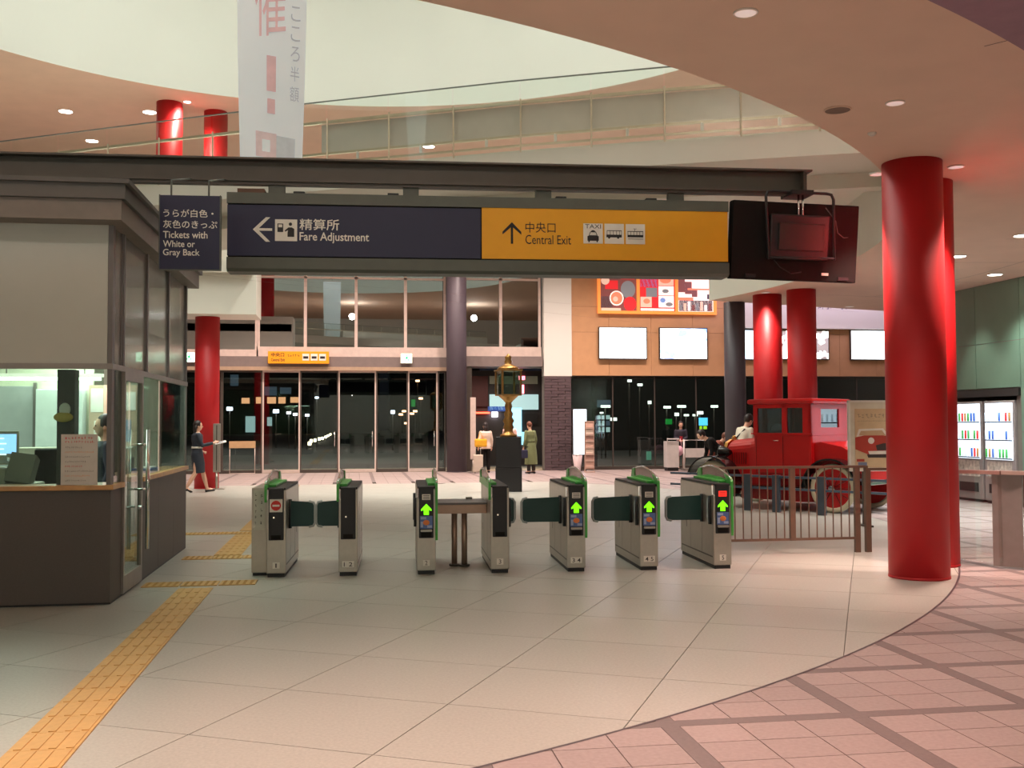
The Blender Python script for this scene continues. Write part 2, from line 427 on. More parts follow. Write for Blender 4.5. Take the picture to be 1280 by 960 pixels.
# right white curved band is the ring fascia; bridge --------------------------------------------------------
bp_ = [(-19.8, 27.4), (-13, 23.5), (-9, 21.2), (-6.24, 19.62), (-3.4, 18.05), (-.51, 16.5), (2.34, 15.08), (4.4, 14.17), (6.4, 13.35), (7.35, 12.98)]
bridge = thing('footbridge', 'white upper floor walkway with glass balustrade crossing above the gates', 'footbridge', (0, 0, 0))
bw_ = 4.2
def off(i, d):
    a = Vector(bp_[max(0, i-1)]); b = Vector(bp_[min(len(bp_)-1, i+1)]); t = (b-a).normalized(); n_ = Vector((-t.y, t.x)); return Vector(bp_[i])+n_*d
def strip(d0, d1, z0, z1, i0=0, i1=None):
    m = MB(); i1 = len(bp_) if i1 is None else i1; I = [off(i, d0) for i in range(i0, i1)]; O = [off(i, d1) for i in range(i0, i1)]; k = len(I)
    vs = [(p.x, p.y, z) for z in (z0, z1) for P in (I, O) for p in P]
    f = []
    for q in range(k-1):
        f += [(q, q+1, k+q+1, k+q), (2*k+q, 2*k+q+1, 3*k+q+1, 3*k+q), (q, q+1, 2*k+q+1, 2*k+q), (k+q, k+q+1, 3*k+q+1, 3*k+q)]
    f += [(0, k, 3*k, 2*k), (k-1, 2*k-1, 4*k-1, 3*k-1)]
    return m.add(vs, f)
strip(0, bw_, 5.27, 5.63).build('deck', M_fascia, bridge)
strip(1.2, 1.5, 5.05, 5.27).build('deck_beam', M_fascia, bridge)
strip(.06, .11, 5.86, 6.32, 5).build('infill_panel', mat('frosted_panel', (206, 198, 190), .4, amp=.05, scale=3), bridge)
strip(-.04, -.02, 6.655, 6.672).build('glass_edge', mat('glass_edge', (110, 116, 110), .3), bridge)
M_rail = mat('balustrade_rail', (196, 184, 160), .35, .4)
strip(.0, .05, 6.33, 6.37).build('handrail', M_rail, bridge)
strip(.0, .04, 5.83, 5.865).build('lower_rail', M_rail, bridge)
strip(.0, .04, 5.69, 5.72).build('lower_rail', M_rail, bridge)
L0 = 0
def along(s):
    acc = 0
    for i in range(len(bp_)-1):
        a, b = Vector(bp_[i]), Vector(bp_[i+1]); l = (b-a).length
        if s <= acc+l: return a+(b-a)*((s-acc)/l), (b-a).normalized()
        acc += l
    return Vector(bp_[-1]), (b-a).normalized()
tot = sum((Vector(bp_[i+1])-Vector(bp_[i])).length for i in range(len(bp_)-1))
ns = int(tot/1.05)
for k in range(8, ns+1):
    p, t = along(tot*k/ns); p2, _ = along(tot*min(ns, k+1)/ns); nn = Vector((-t.y, t.x))
    ang = math.atan2(t.y, t.x)
    if k < ns:
        m = MB(); g = .012; a = p+t*g-nn*.03; b = p2-t*g-nn*.03
        m.add([(a.x, a.y, 5.60), (b.x, b.y, 5.60), (b.x, b.y, 6.66), (a.x, a.y, 6.66), (a.x+nn.x*.012, a.y+nn.y*.012, 5.60), (b.x+nn.x*.012, b.y+nn.y*.012, 5.60), (b.x+nn.x*.012, b.y+nn.y*.012, 6.66), (a.x+nn.x*.012, a.y+nn.y*.012, 6.66)], [(0, 1, 2, 3), (7, 6, 5, 4), (3, 2, 6, 7), (0, 4, 5, 1)])
        m.build('glass_pane', M_gglass, bridge)
    B(p.x-.012, p.x+.012, p.y-.012, p.y+.012, 5.6, 6.4).build('baluster', M_rail, bridge)
    q, _ = along(min(tot, tot*(k+.5)/ns)); B(q.x-.02, q.x+.02, q.y+.0, q.y+.03, 5.72, 5.84).build('rail_bracket', M_paper, bridge)

# ================================================================ COLUMNS
def column(name, label, x, y, z0, z1, r, m, group=None):
    t = thing(name, label, 'column', (x, y, z0), 0, group)
    MB().cyl(0, 0, 0, z1-z0, r, 48).build('shaft', m, t)
    MB().lathe([(r+.003, 0), (r+.003, .02), (r+.001, .025)], 48).build('base_ring', m, t)
    return t
column('round_column', 'big red round column, nearest to camera, beside the right railing', 5.78, 10.02, 0, ZS, .300, M_red)
column('round_column', 'red round column partly hidden behind the nearest big red column', 6.42, 10.86, 0, ZS, .295, M_red)
column('round_column', 'red round column behind the antique car, left of the pair', 8.72, 20.95, 0, ZS, .30, M_red)
column('round_column', 'red round column behind the antique car, right of the pair', 9.08, 20.05, 0, ZS, .29, M_red)
column('round_column', 'red round column left of the entrance doors beside the uniformed woman', -3.60, 27.0, 0, ZS, .30, M_red)
column('round_column', 'upper storey red round column on the left, left of the two', -4.45, 26.3, ZF, ZU, .31, M_red)
column('round_column', 'upper storey red round column on the left, next to the hanging banner', -3.42, 26.9, ZF, ZU, .29, M_red)
column('round_column', 'grey round column right of the glass entrance doors', 3.42, 34.3, 0, 8.6, .335, M_greycol)
column('round_column', 'grey round column left of the red columns behind the antique car', 8.52, 22.35, 0, ZS, .235, M_greycol)
# floor/support for upper columns
tag(B(-19.9, -2.4, 25.9, 27.6, 5.3, 5.6).build('trim_2', M_fascia), kind='structure')

# ================================================================ FACADE (plane Y=35)
YF = 35.0
fac = MB()
def fr(x0, x1, z0, z1, y0=YF-.1, y1=YF+.1, m=None): (m or fac).box(x0, x1, y0, y1, z0, z1)
# white wall pieces
wf = MB()
wf.box(-20, -6.2, YF, YF+.2, 0, 3.9); wf.box(-20, 22, YF, YF+.2, 6.75, 9.6); wf.box(-20, -5.9, YF, YF+.2, 3.9, 6.75)
wf.box(-5.9, -3.15, YF, YF+.2, 5.2, 6.75)
wf.box(6.45, 7.42, YF-.25, YF+.15, 3.2, 6.75)
struct('wall_front', wf, M_white, label='white end wall above the entrance doors')
# upper windows
def window(name, x0, x1, z0, z1, mull, zt, label=None):
    wn = struct(name, MB().box(x0-.1, x1+.1, YF-.06, YF+.06, z0-.36, z0), M_alu, label=label)
    MB().box(x0-.08, x0, YF-.06, YF+.06, z0, z1).box(x1, x1+.08, YF-.06, YF+.06, z0, z1).box(x0, x1, YF-.05, YF+.05, z1-.02, z1+.07).build('window_frame', M_alu, wn)
    MB().box(x0, x1, YF-.05, YF+.05, zt-.035, zt+.035).build('transom', M_alu, wn)
    xs = [x0]+mull+[x1]
    for q in mull: MB().box(q-.05, q+.05, YF-.05, YF+.05, z0, z1).build('mullion', M_alu, wn)
    for a, b in zip(xs, xs[1:]):
        MB().box(a, b, YF-.004, YF+.004, z0, z1).build('pane', M_upglass, wn)
    return wn
M_upglass = glass('upper_window_glass', (70, 78, 82), 1.5, .30)
window('window_1', -3.0, 3.05, 4.15, 6.75, [-1.53, .13, 1.77], 6.46, 'four tall upper windows over the entrance doors')
window('window_2', 3.8, 6.3, 4.2, 6.75, [5.0], 6.5, 'two tall upper windows right of the grey column')
window('window_3', -5.8, -3.15, 4.05, 5.15, [-4.6], 5.1)
# lintel
tag(B(-6.2, 3.15, YF-.2, YF+.1, 3.48, 3.82).build('trim_3', M_lintel), kind='structure', label='grey lintel band over the glass doors')
tag(B(-6.2, 3.15, YF-.25, YF-.02, 3.36, 3.48).build('trim_4', mat('lintel_edge', (170, 146, 122), .5)), kind='structure')
tag(B(3.75, 6.4, YF-.3, YF+.1, 3.52, 3.86).build('trim_5', M_lintel), kind='structure', label='grey lintel over the side exit opening')
# glass doors: panels with frames
xs = [-6.1, -4.25, -3.1, -1.7, -.45, .82, 2.85, 3.2]
xs = [-6.1, -4.2] + [PY(p, 530, YF).x for p in (328, 375, 423, 470, 510, 547)] + [3.12]
for i, (a, b) in enumerate(zip(xs, xs[1:])):
    d = struct('door_%d' % (i+1), MB().box(a+.0, a+.045, YF-.05, YF+.05, 0, 3.38).box(b-.045, b, YF-.05, YF+.05, 0, 3.38).box(a+.045, b-.045, YF-.05, YF+.05, 3.3, 3.38).box(a+.045, b-.045, YF-.05, YF+.05, 0, .10),
               M_alu if i in (2, 4, 6) else M_steel_d)
    MB().box(a+.045, b-.045, YF-.005, YF+.005, .10, 3.3).build('pane', M_fglass, d)
    if i in (3, 4, 6):
        MB().tube([(b-.12, YF-.09, .85), (b-.12, YF-.09, 1.35)], .016).build('handle', M_chrome, d)
# exit side opening + brick pier
br = struct('wall_pier', B(6.45, 7.38, YF-.28, YF+.15, 0, 3.2), M_grout, label='dark brick pier beside the exit opening')
nb = 0
for k in range(32):
    z = .01+k*.0995
    ofs = 0 if k % 2 else -.24
    x = 6.45+ofs
    while x < 7.38:
        a = max(x, 6.45); b = min(x+.47, 7.38)
        if b-a > .05: B(a+.006, b-.006, YF-.31-.012*((k*7+int(x*9)) % 3)/2, YF-.28, z, z+.09).build('brick', M_brick, br)
        x += .48
tag(B(3.78, 3.98, YF-.25, YF, 0, 3.52).build('trim_6', M_steel_d), kind='structure')
# ochre wall with panels
ow = struct('wall_ochre', B(7.42, 22, YF-.12, YF+.15, 3.22, 4.9), M_grout, label='ochre panelled wall band carrying screens and posters')
B(7.42, 12.98, YF-.12, YF+.15, 4.9, 6.75).build('wall_core', M_grout, ow)
px = [7.42, 8.75, 10.25, 11.75, 13.0, 14.4, 15.8, 17.2, 18.6, 20.2, 21.99]
for a, b in zip(px, px[1:]):
    for z0, z1 in ((3.22, 4.72), (4.72, 5.6), (5.6, 6.75)):
        if z0 > 4.7 and a > 12.9: z1 = min(z1, 4.9)
        if z0 > 5 and a > 12.9: continue
        B(a+.004, b-.004, YF-.16, YF-.12, z0+.004, z1-.004).build('wall_panel', M_cream, ow)
tag(B(13.0, 22, YF-.3, YF+.1, 4.95, 6.75).build('trim_7', M_fascia), kind='structure', label='white frieze above the ochre wall with small lettering')
tag(B(13.0, 22, YF-.38, YF-.16, 4.9, 4.95).build('trim_8', M_fascia), kind='structure')
fz = thing('frieze_lettering', 'small dark lettering line on the white frieze above the ochre wall', 'lettering', (15.6, YF-.31, 5.6))
marks(fz, 0, 0, 1.3, .16, mat('frieze_ink', (96, 70, 110), .6), 0, 3); marks(fz, 1.6, 0, 1.2, .16, MATS['frieze_ink'], 0, 4); marks(fz, 3.1, 0, 1.6, .16, MATS['frieze_ink'], 0, 5)
# dark shop glass under ochre wall
sg = struct('window_4', B(7.4, 22, YF-.05, YF+.05, 0, .10), M_steel_d, label='long dark shop glazing under the ochre wall')
xg = [7.42, 8.9, 10.4, 11.9, 13.4, 14.9, 16.4, 17.9, 19.4, 21.9]
for a, b in zip(xg, xg[1:]):
    MB().box(a, b, YF-.005, YF+.005, .1, 3.2).build('pane', M_fglass, sg); B(b-.02, b+.02, YF-.03, YF+.03, .1, 3.2).build('mullion', M_steel_d, sg)
tag(B(7.4, 22, YF+.0, YF+.12, 3.12, 3.22).build('trim_9', M_steel_d), kind='structure')
# facade signs
def exit_sign(label, x, z, grp=None, back=False):
    t = thing('exit_sign', label, 'exit sign', (x, YF-.32, z), 0)
    B(-.20, .20, 0, .10, 0, .34, bev=.01).build('housing', M_alu, t)
    B(-.18, .18, -.006, 0, .02, .32).build('lit_face', glow('exit_face', (200, 255, 225), 3.0), t)
    g = glow('exit_green', (20, 190, 90), 1.2)
    m = MB(); m.ball((.02, -.008, .26), (.022, .004, .025)); m.prism([(-.02, .14), (.05, .15), (.04, .23), (-.03, .22)], -.01, -.006)
    m.prism([(.04, .14), (.07, .05), (.09, .06), (.07, .16)], -.01, -.006); m.prism([(-.02, .15), (-.07, .10), (-.12, .12), (-.12, .10), (-.06, .08), (0, .13)], -.01, -.006); m.prism([(.04, .22), (.1, .18), (.11, .2), (.05, .24)], -.01, -.006)
    m.build('running_figure', g, t)
    return t
exit_sign('small lit exit sign on the lintel left of the left red column', PY(236, 453, YF-.3).x, 3.6)
exit_sign('small lit exit sign seen through the upper kiosk side glass', PY(177, 453, YF-.3).x, 3.6)
exit_sign('small lit exit sign on the lintel above the glass doors', PY(508, 455, YF-.3).x, 3.6)
ys = thing('direction_sign', 'small yellow direction sign on the lintel over the glass doors', 'sign', (-1.73, YF-.26, 3.60))
B(-.98, .98, -.1, .05, -.02, .38, bev=.01).build('panel', glow('small_sign_yellow', (236, 150, 14), .12), ys)
text('中央口', -.88, .20, .42, .13, M_ink, ys, y=-.101, bold=.02); text('Central Exit', -.88, .05, .44, .10, M_ink, ys, y=-.101, bold=.02)
marks(ys, -.36, .20, .40, .09, M_ink, -.1, 8)
for k in range(3): B(.12+k*.27, .34+k*.27, -.106, -.1, .08, .30).build('pictogram', M_signw, ys); B(.15+k*.27, .31+k*.27, -.109, -.106, .14, .22).build('pictogram_mark', M_ink, ys)

# screens and posters on the ochre wall
def screen(label, x0, x1, z0, z1, m):
    t = thing('wall_screen', label, 'screen', ((x0+x1)/2, YF-.17, z0), 0); w2 = (x1-x0)/2; h = z1-z0
    B(-w2-.04, w2+.04, -.10, 0, -.04, h+.04, bev=.012).build('bezel', M_steel_d, t); B(-w2, w2, -.106, -.1, 0, h).build('display', m, t); return t
gs = glow('screen_white', (240, 248, 255), 5); gb = glow('screen_blue', (200, 230, 255), 4)
def blueimg():
    m = mat('screen_bluewhite', (225, 240, 255), .5, emit=4, amp=0); nt = m.node_tree; N = nt.nodes
    tc = N.new('ShaderNodeTexCoord'); no = N.new('ShaderNodeTexNoise'); no.inputs['Scale'].default_value = 1.6; r = N.new('ShaderNodeValToRGB')
    r.color_ramp.elements[0].position = .38; r.color_ramp.elements[0].color = L(40, 130, 225); r.color_ramp.elements[1].position = .5; r.color_ramp.elements[1].color = L(240, 250, 255)
    nt.links.new(tc.outputs['Object'], no.inputs[0]); nt.links.new(no.outputs[0], r.inputs[0]); nt.links.new(r.outputs[0], N['Principled BSDF'].inputs['Emission Color']); return m
screen('glowing white wall screen, leftmost, under the food poster', 8.40, 10.04, 3.82, 4.86, gs)
screen('glowing white and blue wall screen under the middle poster', 10.55, 12.22, 3.82, 4.86, blueimg())
screen('wall screen with blue edge between grey and red columns', 12.95, 14.6, 3.82, 4.82, gb)
def bwimg():
    m = mat('screen_blackwhite', (240, 240, 240), .5, emit=3, amp=0); nt = m.node_tree; N = nt.nodes
    tc = N.new('ShaderNodeTexCoord'); no = N.new('ShaderNodeTexNoise'); no.inputs['Scale'].default_value = 3.2; no.inputs['Detail'].default_value = 1; r = N.new('ShaderNodeValToRGB'); r.color_ramp.interpolation = 'CONSTANT'
    r.color_ramp.elements[0].color = L(60, 56, 48); r.color_ramp.elements[1].position = .5; r.color_ramp.elements[1].color = L(250, 250, 240)
    nt.links.new(tc.outputs['Object'], no.inputs[0]); nt.links.new(no.outputs[0], r.inputs[0]); nt.links.new(r.outputs[0], N['Principled BSDF'].inputs['Emission Color']); return m
screen('wall screen with a black and white picture right of the red columns', 15.0, 16.72, 3.84, 4.82, bwimg())
screen('glowing white wall screen, rightmost, beside the nearest red column', 17.6, 19.3, 3.84, 4.84, gs)
pf = thing('poster_display', 'orange lit frame holding three food and street posters', 'poster frame', (10.47, YF-.17, 5.36))
MB().box(-2.13, 2.13, -.10, 0, -.0, .10).box(-2.13, 2.13, -.10, 0, 1.36, 1.42).box(-2.13, -2.03, -.1, 0, .1, 1.36).box(2.03, 2.13, -.1, 0, .1, 1.36).box(-.74, -.64, -.1, 0, .1, 1.36).box(.64, .74, -.1, 0, .1, 1.36).box(-2.03, 2.03, -.02, 0, .1, 1.36).build('frame', glow('poster_orange', (250, 150, 70), .55), pf)
pw = glow('poster_white', (255, 226, 216), .9); pr = glow('poster_red', (214, 40, 44), .8); pbr = glow('poster_brown', (126, 70, 66), .6); pg = glow('poster_grey', (120, 120, 122), .7)
pk = glow('poster_salmon', (236, 120, 90), .9); pt = glow('poster_tan', (206, 170, 150), .9); pdk = glow('poster_dark', (60, 42, 60), .5); pbl = glow('poster_blueimg', (110, 140, 190), .8)
def art(par, items):
    for i, (k, x0, x1, z0, z1, m) in enumerate(items):
        mb = MB(); y = -.03-.0012*i
        if k == 'r': quad_rect(mb, x0, x1, z0, z1, y)
        else:
            cx, cz, rx, rz = (x0+x1)/2, (z0+z1)/2, (x1-x0)/2, (z1-z0)/2
            mb.add([(cx+rx*math.cos(t), y, cz+rz*math.sin(t)) for t in [2*PI*q/20 for q in range(20)]], [tuple(range(20))])
        mb.build('printed_area', m, par)
p1 = B(-2.03, -.74, -.03, -.02, .1, 1.36).build('poster', pbr, pf)
art(p1, [('r', -2.0, -1.6, .12, .6, pg), ('e', -1.3, -.78, .55, 1.15, pg), ('e', -1.7, -1.2, .28, .8, pw), ('e', -1.66, -1.24, .32, .76, pk), ('r', -1.85, -1.4, .85, 1.15, pr), ('e', -1.2, -.6+-.15, .1, .6, pr), ('r', -2.0, -1.3, .1, .2, pt), ('e', -2, -1.7, 1.0, 1.3, pt), ('e', -1.58, -1.40, .42, .6, pt), ('r', -1.3, -.8, 1.2, 1.33, pr)])
p2 = B(-.64, .64, -.03, -.02, .1, 1.36).build('poster', pr, pf)
art(p2, [('r', -.6, .0, .95, 1.34, pbl), ('r', .05, .6, 1.0, 1.34, pt), ('r', .05, .6, .66, .98, pw), ('r', .05, .6, .24, .64, pw), ('e', .18, .42, .74, .88, pg), ('e', .1, .3, .4, .58, pbl), ('e', .3, .56, .28, .42, pg), ('e', .1, .5, 1.08, 1.3, pk), ('r', -.4, .0, .6, .92, pg), ('r', -.6, -.2, .24, .6, pt), ('r', -.6, .6, .12, .2, pw), ('e', -.5, -.26, .36, .54, pk)])
p3 = B(.74, 2.03, -.03, -.02, .1, 1.36).build('poster', pw, pf)
art(p3, [('r', .78, 2.0, .12, .5, pdk)] + [('r', .8+.15*k, .9+.15*k, .14, .34+.06*(k % 3), (pg, pt, pw, pbr)[k % 4]) for k in range(8)] + [('r', .76, 1.0, .78, 1.34, pbr), ('r', 1.0, 1.25, .72, 1.15, pbr), ('r', 1.25, 1.45, .62, .9, pbr), ('r', .76, 1.3, .50, .6, pk), ('r', 1.1, 1.9, .86, .92, pk), ('r', 1.8, 1.98, .55, .72, pdk)])

# ================================================================ GREEN WALL + VENDING
XG = 12.35
gw = struct('wall_green', MB().box(XG+.02, XG+.3, -9, 17.9, 0, ZS).box(XG+.02, XG+.3, 17.9, 20.3, 2.2, ZS).box(XG+.02, 22, 20.3, 20.5, 0, ZS), M_grout, label='green glass panelled wall on the right')
for (z0, z1) in ((0, 1.4), (1.4, 3.13), (3.13, ZS)):
    y = 20.3-1.1
    yy = [20.3, 19.15, 17.75, 16.35, 14.95, 13.55, 12.15, 10.75, 9.35, 6.5, 3.5, 0, -4, -8.9]
    for a, b in zip(yy, yy[1:]):
        lo = z0
        if a <= 20.31 and b >= 17.7: lo = max(z0, 2.24)
        if lo >= z1: continue
        B(XG, XG+.03, b+.006, a-.006, lo+.006, z1-.006).build('glass_panel', M_green, gw)
tag(B(XG-.03, XG+.5, 17.78, 19.95, 2.08, 2.22).build('trim_10', M_dark), kind='structure')
tag(MB().box(XG+.95, XG+1.0, 17.8, 20.3, 0, 2.2).build('trim_11', M_dark), kind='structure')
def vending(label, y0, y1):
    t = thing('vending_machine', label, 'vending machine', (XG-.02, (y0+y1)/2, 0), 0); w2 = (y1-y0)/2-.01
    B(0, .75, -w2, w2, .05, 2.0, bev=.015).build('cabinet', mat('vend_body', (150, 140, 138), .4), t)
    B(.02, .7, -w2+.04, w2-.04, 0, .05).build('foot', M_black, t)
    B(-.012, 0, -w2+.06, w2-.06, .86, 1.95).build('display_window', glow('vend_lit', (225, 242, 255), 1.8), t)
    random.seed(int(y0*10))
    for r in range(3):
        z = .90+r*.35
        B(-.03, -.012, -w2+.06, w2-.06, z-.03, z-.005).build('shelf', mat('vend_shelf', (90, 96, 110), .4), t)
        for c in range(8):
            yy_ = -w2+.11+c*(2*w2-.22)/7; col = random.choice([(60, 140, 70), (230, 235, 240), (60, 90, 160), (150, 110, 60), (200, 220, 235), (190, 40, 40)])
            MB().cyl(-.03, yy_, z, z+.17, .022, 8).build('drink', glow('drink_%d_%d_%d' % col, col, .9), t)
    B(-.01, 0, -w2+.10, w2-.10, .50, .82).build('advert_panel', mat('vend_advert', (190, 180, 168), .5, amp=.5, scale=9), t)
    B(-.015, 0, -w2+.15, w2-.15, .2, .38).build('dispense_flap', M_black, t)
vending('left lit drinks vending machine beside the red column', 18.95, 19.9)
vending('right lit drinks vending machine next to the green wall', 17.92, 18.9)

# ================================================================ DOWNLIGHTS
def downlight(label, x, y, z, r=.09, lit=0, col=PINK, power=0, ang=100, grp=None, name='ceiling_downlight', lum=12):
    t = thing(name, label, 'downlight', (x, y, z), 0, grp)
    MB().lathe([(r, -.001), (r+.02, -.002), (r+.022, -.012), (r, -.014)], 24).build('trim_ring', M_signw, t) if False else \
        MB().tube([(r*math.cos(q*PI/12), r*math.sin(q*PI/12), -.006) for q in range(25)], .008, 6, cap=False).build('trim_ring', M_signw, t)
    if lit: MB().cyl(0, 0, -.012, -.003, r*.93, 20).build('lamp_glass', glow('lamp_%d' % lum, (255, 244, 235), lum), t)
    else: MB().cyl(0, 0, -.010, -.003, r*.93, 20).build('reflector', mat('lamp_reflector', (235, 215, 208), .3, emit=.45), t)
    if power:
        l = bpy.data.lights.new('lamp', 'SPOT'); l.energy = power; l.color = col; l.spot_size = math.radians(ang); l.spot_blend = .8; l.shadow_soft_size = r
        o = bpy.data.objects.new('lamp', l); COL.objects.link(o); o.parent = t; o.location = (0, 0, -.03)
    return t
def spot(x, y, z, col, power, ang):
    l = bpy.data.lights.new('lamp', 'SPOT'); l.energy = power; l.color = col; l.spot_size = math.radians(ang); l.spot_blend = .8; l.shadow_soft_size = .1
    o = bpy.data.objects.new('lamp', l); COL.objects.link(o); o.location = (x, y, z)
NEARP = 300
for x, y in ((.2, 4.6), (1.8, 3.6), (3.6, 4.8), (-1.6, 4.2)): spot(x, y, 3.9, (1, .60, .50), 250, 80)
p = PZ(932, 15, ZS); downlight('recessed silver downlight at top of frame in the low soffit', p.x, p.y, ZS, .075, 0, PINK, NEARP)
p = PZ(1119, 128, ZS); downlight('recessed silver downlight above the nearest red column', p.x, p.y, ZS, .075, 0, PINK, NEARP)
p = PZ(1195, 208, ZS); downlight('recessed downlight just right of the nearest red column top', p.x, p.y, ZS, .08, 0, PINK, 850, 75)
p = PZ(1097, 217, ZS); downlight('recessed downlight just left of the nearest red column top', p.x, p.y, ZS, .08, 0, PINK, 850, 75)
p = PZ(1250, 343, ZS); downlight('lit downlight in front of the green wall', p.x-.1, p.y, ZS, .13, 1, (.95, 1, .92), 420)
p = PZ(1198, 320, ZS); downlight('lit downlight right beside the second red column', p.x, p.y, ZS, .12, 1, (1, .95, .88), 380)
p = PZ(1278, 294, ZS); downlight('lit downlight at the right frame edge', p.x, p.y, ZS, .12, 1, (1, .95, .88), 380)
for x, y in ((10.2, 14.6), (10.8, 17.2)): spot(x, y, ZS-.04, (.85, .95, 1), 420, 90)
for x, y in ((8.6, 16.6), (9.7, 17.6), (7.9, 15.2)): spot(x, y, ZS-.04, (1, .85, .78), 190, 100)  # fill spots added above the car to brighten it, no fixtures
for x, y in ((11.75, 18.9), (11.75, 16.6), (11.75, 14.2)): spot(x, y, ZS-.04, (.95, 1, .9), 160, 75)
p = PZ(1062, 383, ZS); downlight('small unlit downlight in the far soffit above the car', p.x, p.y, ZS, .1, 0, PINK, 140)
p = PZ(960, 364, ZS); downlight('downlight washing the left red column behind the car', 8.5, 20.5, ZS, .09, 0, (1, .8, .7), 120, 80)
p = PZ(1047, 137, ZS)
sp = thing('ceiling_speaker', 'round dark ceiling speaker in the low soffit', 'speaker', (p.x, p.y, ZS)); MB().cyl(0, 0, -.008, 0, .11, 28).build('grille', mat('speaker_grille', (128, 108, 96), .8), sp)
MB().tube([(.112*math.cos(q*PI/14), .112*math.sin(q*PI/14), -.006) for q in range(29)], .007, 6, cap=False).build('rim', M_soffit, sp)
p = PZ(1090, 166, ZS); sd = thing('smoke_detector', 'tiny smoke detector in the low soffit', 'detector', (p.x, p.y, ZS)); MB().lathe([(.04, 0), (.04, -.012), (.02, -.03), (.0, -.03)], 16).build('cap', M_signw, sd)
# off-frame lamps of the same ring over the camera side
for k in range(9):
    t = math.radians(-118+15*k); R = R1+1.3
    x, y = C1.x+R*math.cos(t), C1.y+R*math.sin(t)
    if inview((x, y, ZS), 20): continue
    spot(x, y, ZS-.04, PINK if x > -2 else WHITE, NEARP*(1.2 if x > -2 else .4), 95)
for (x, y) in ((-3, -2), (1, -3), (5, -1), (8, 3), (9.5, 8), (10, 12)):
    spot(x, y, ZS-.04, PINK if x > 0 else WHITE, NEARP*(1.0 if x > 0 else .5), 120)
for (px_, py_, lb) in ((82, 139, 'bright downlight in the upper soffit, leftmost'), (187, 140, 'bright downlight in the upper soffit beside the left upper red column'), (115, 176, 'bright downlight in the upper soffit low above the glass rail'), (536, 183, 'bright downlight in the upper soffit seen through the balustrade'), (234, 127, 'small bright downlight between the two upper red columns')):
    p = PZ(px_, py_, ZU); downlight(lb, p.x, min(p.y, 33.5), ZU, .17 if px_ != 234 else .09, 1, (1, .72, .6), 260, 130)
for x, y in ((-12, 24), (-12, 12), (8, 27), (14, 24), (14, 30), (-1, 30)):
    spot(x, y, ZU-.04, (1, .74, .62), 400, 130)
# far lamps by the doors
for x in (-5, -2, 1, 4, 7, 10):
    l = bpy.data.lights.new('door_lamp', 'SPOT'); l.energy = 1900; l.color = (1, .78, .70); l.spot_size = math.radians(105); l.spot_blend = .9; l.shadow_soft_size = .15
    o = bpy.data.objects.new('door_lamp', l); COL.objects.link(o); o.location = (x, 31.6, 9.3)
for x, y in ((-4, 22.5), (0, 25), (3.5, 22.5), (0, 19.5), (5.5, 25)): spot(x, y, 9.4, (1, .95, .86), 1500, 85)  # free-hanging spots added to brighten the floor behind the gates
area('cove_lamp', (16, 33.2, 6.6), 8, 90, (.86, .70, 1), (math.radians(55), 0, 0), 1)

# ================================================================ KIOSK
KX, KY, KY2 = -2.13, 9.76, 14.05
WX = -9.0
ki = thing('ticket_office', 'grey staffed ticket office kiosk with glass windows at left', 'kiosk', (KX, KY, 0))
def K(x0, x1, y0, y1, z0, z1, nm, m, bev=0, par=None):
    return B(x0-KX, x1-KX, y0-KY, y1-KY, z0, z1, bev=bev).build(nm, m, par or ki)
K(WX, KX-.0, KY, KY+.06, 0.02, 1.02, 'front_panel', M_dkgrey)
K(KX-.05, KX, KY+.06, KY+.45, .02, 1.02, 'corner_panel', M_dkgrey)
K(WX, KX+.0, KY+.02, KY2, 0, .02, 'plinth', M_black)
for i, (a, b) in enumerate(((11.12, 12.1), (12.1, 13.08), (13.08, KY2))):
    K(KX-.05, KX, a+.004, b-.004, .02, 1.02, 'side_panel', M_dkgrey)
K(WX, KX+.03, KY-.04, KY+.28, 1.02, 1.065, 'counter_top', M_wood, .008)
K(KX-.28, KX+.03, KY+.281, KY+.45, 1.02, 1.065, 'counter_top', M_wood)
K(KX-.28, KX+.03, 11.12, KY2, 1.02, 1.065, 'counter_top', M_wood)
# window rails and posts
K(WX, KX+.01, KY-.01, KY+.04, 2.10, 2.15, 'window_rail', M_alu_d if 'M_alu_d' in globals() else mat('kiosk_rail', (150, 142, 136), .45, .3))
MR = MATS['kiosk_rail']
K(KX-.04, KX+.01, KY+.04, KY2, 2.10, 2.15, 'window_rail', MR)
K(KX-.07, KX-.01, KY+.42, KY+.48, 1.065, 3.45, 'post', mat('kiosk_post', (112, 106, 104), .5, .2)); MP = MATS['kiosk_post']
K(KX-.07, KX+.0, KY2-.07, KY2, 1.065, 3.45, 'post', MP)
K(-2.62, -2.47, KY+.10, KY+.25, 1.065, 2.10, 'post', mat('kiosk_dark_post', (70, 62, 60), .5))
# front glass, side glass
for a, b in ((-9, -5.6), (-5.6, -3.9), (-3.9, -2.2)): K(a+.004, b-.004, KY+.01, KY+.02, 1.065, 2.10, 'front_glass', M_glass)
K(KX-.02, KX-.012, KY+.02, KY+.42, 1.065, 2.10, 'side_glass', M_glass)
for a, b in ((11.12, 12.1), (12.1, 13.08), (13.08, KY2-.08)): K(KX-.02, KX-.012, a+.004, b-.004, 1.065, 2.10, 'side_glass', M_glass)
M_sidegl = mat('kiosk_upper_glass', (160, 158, 152), .12, trans=.62)
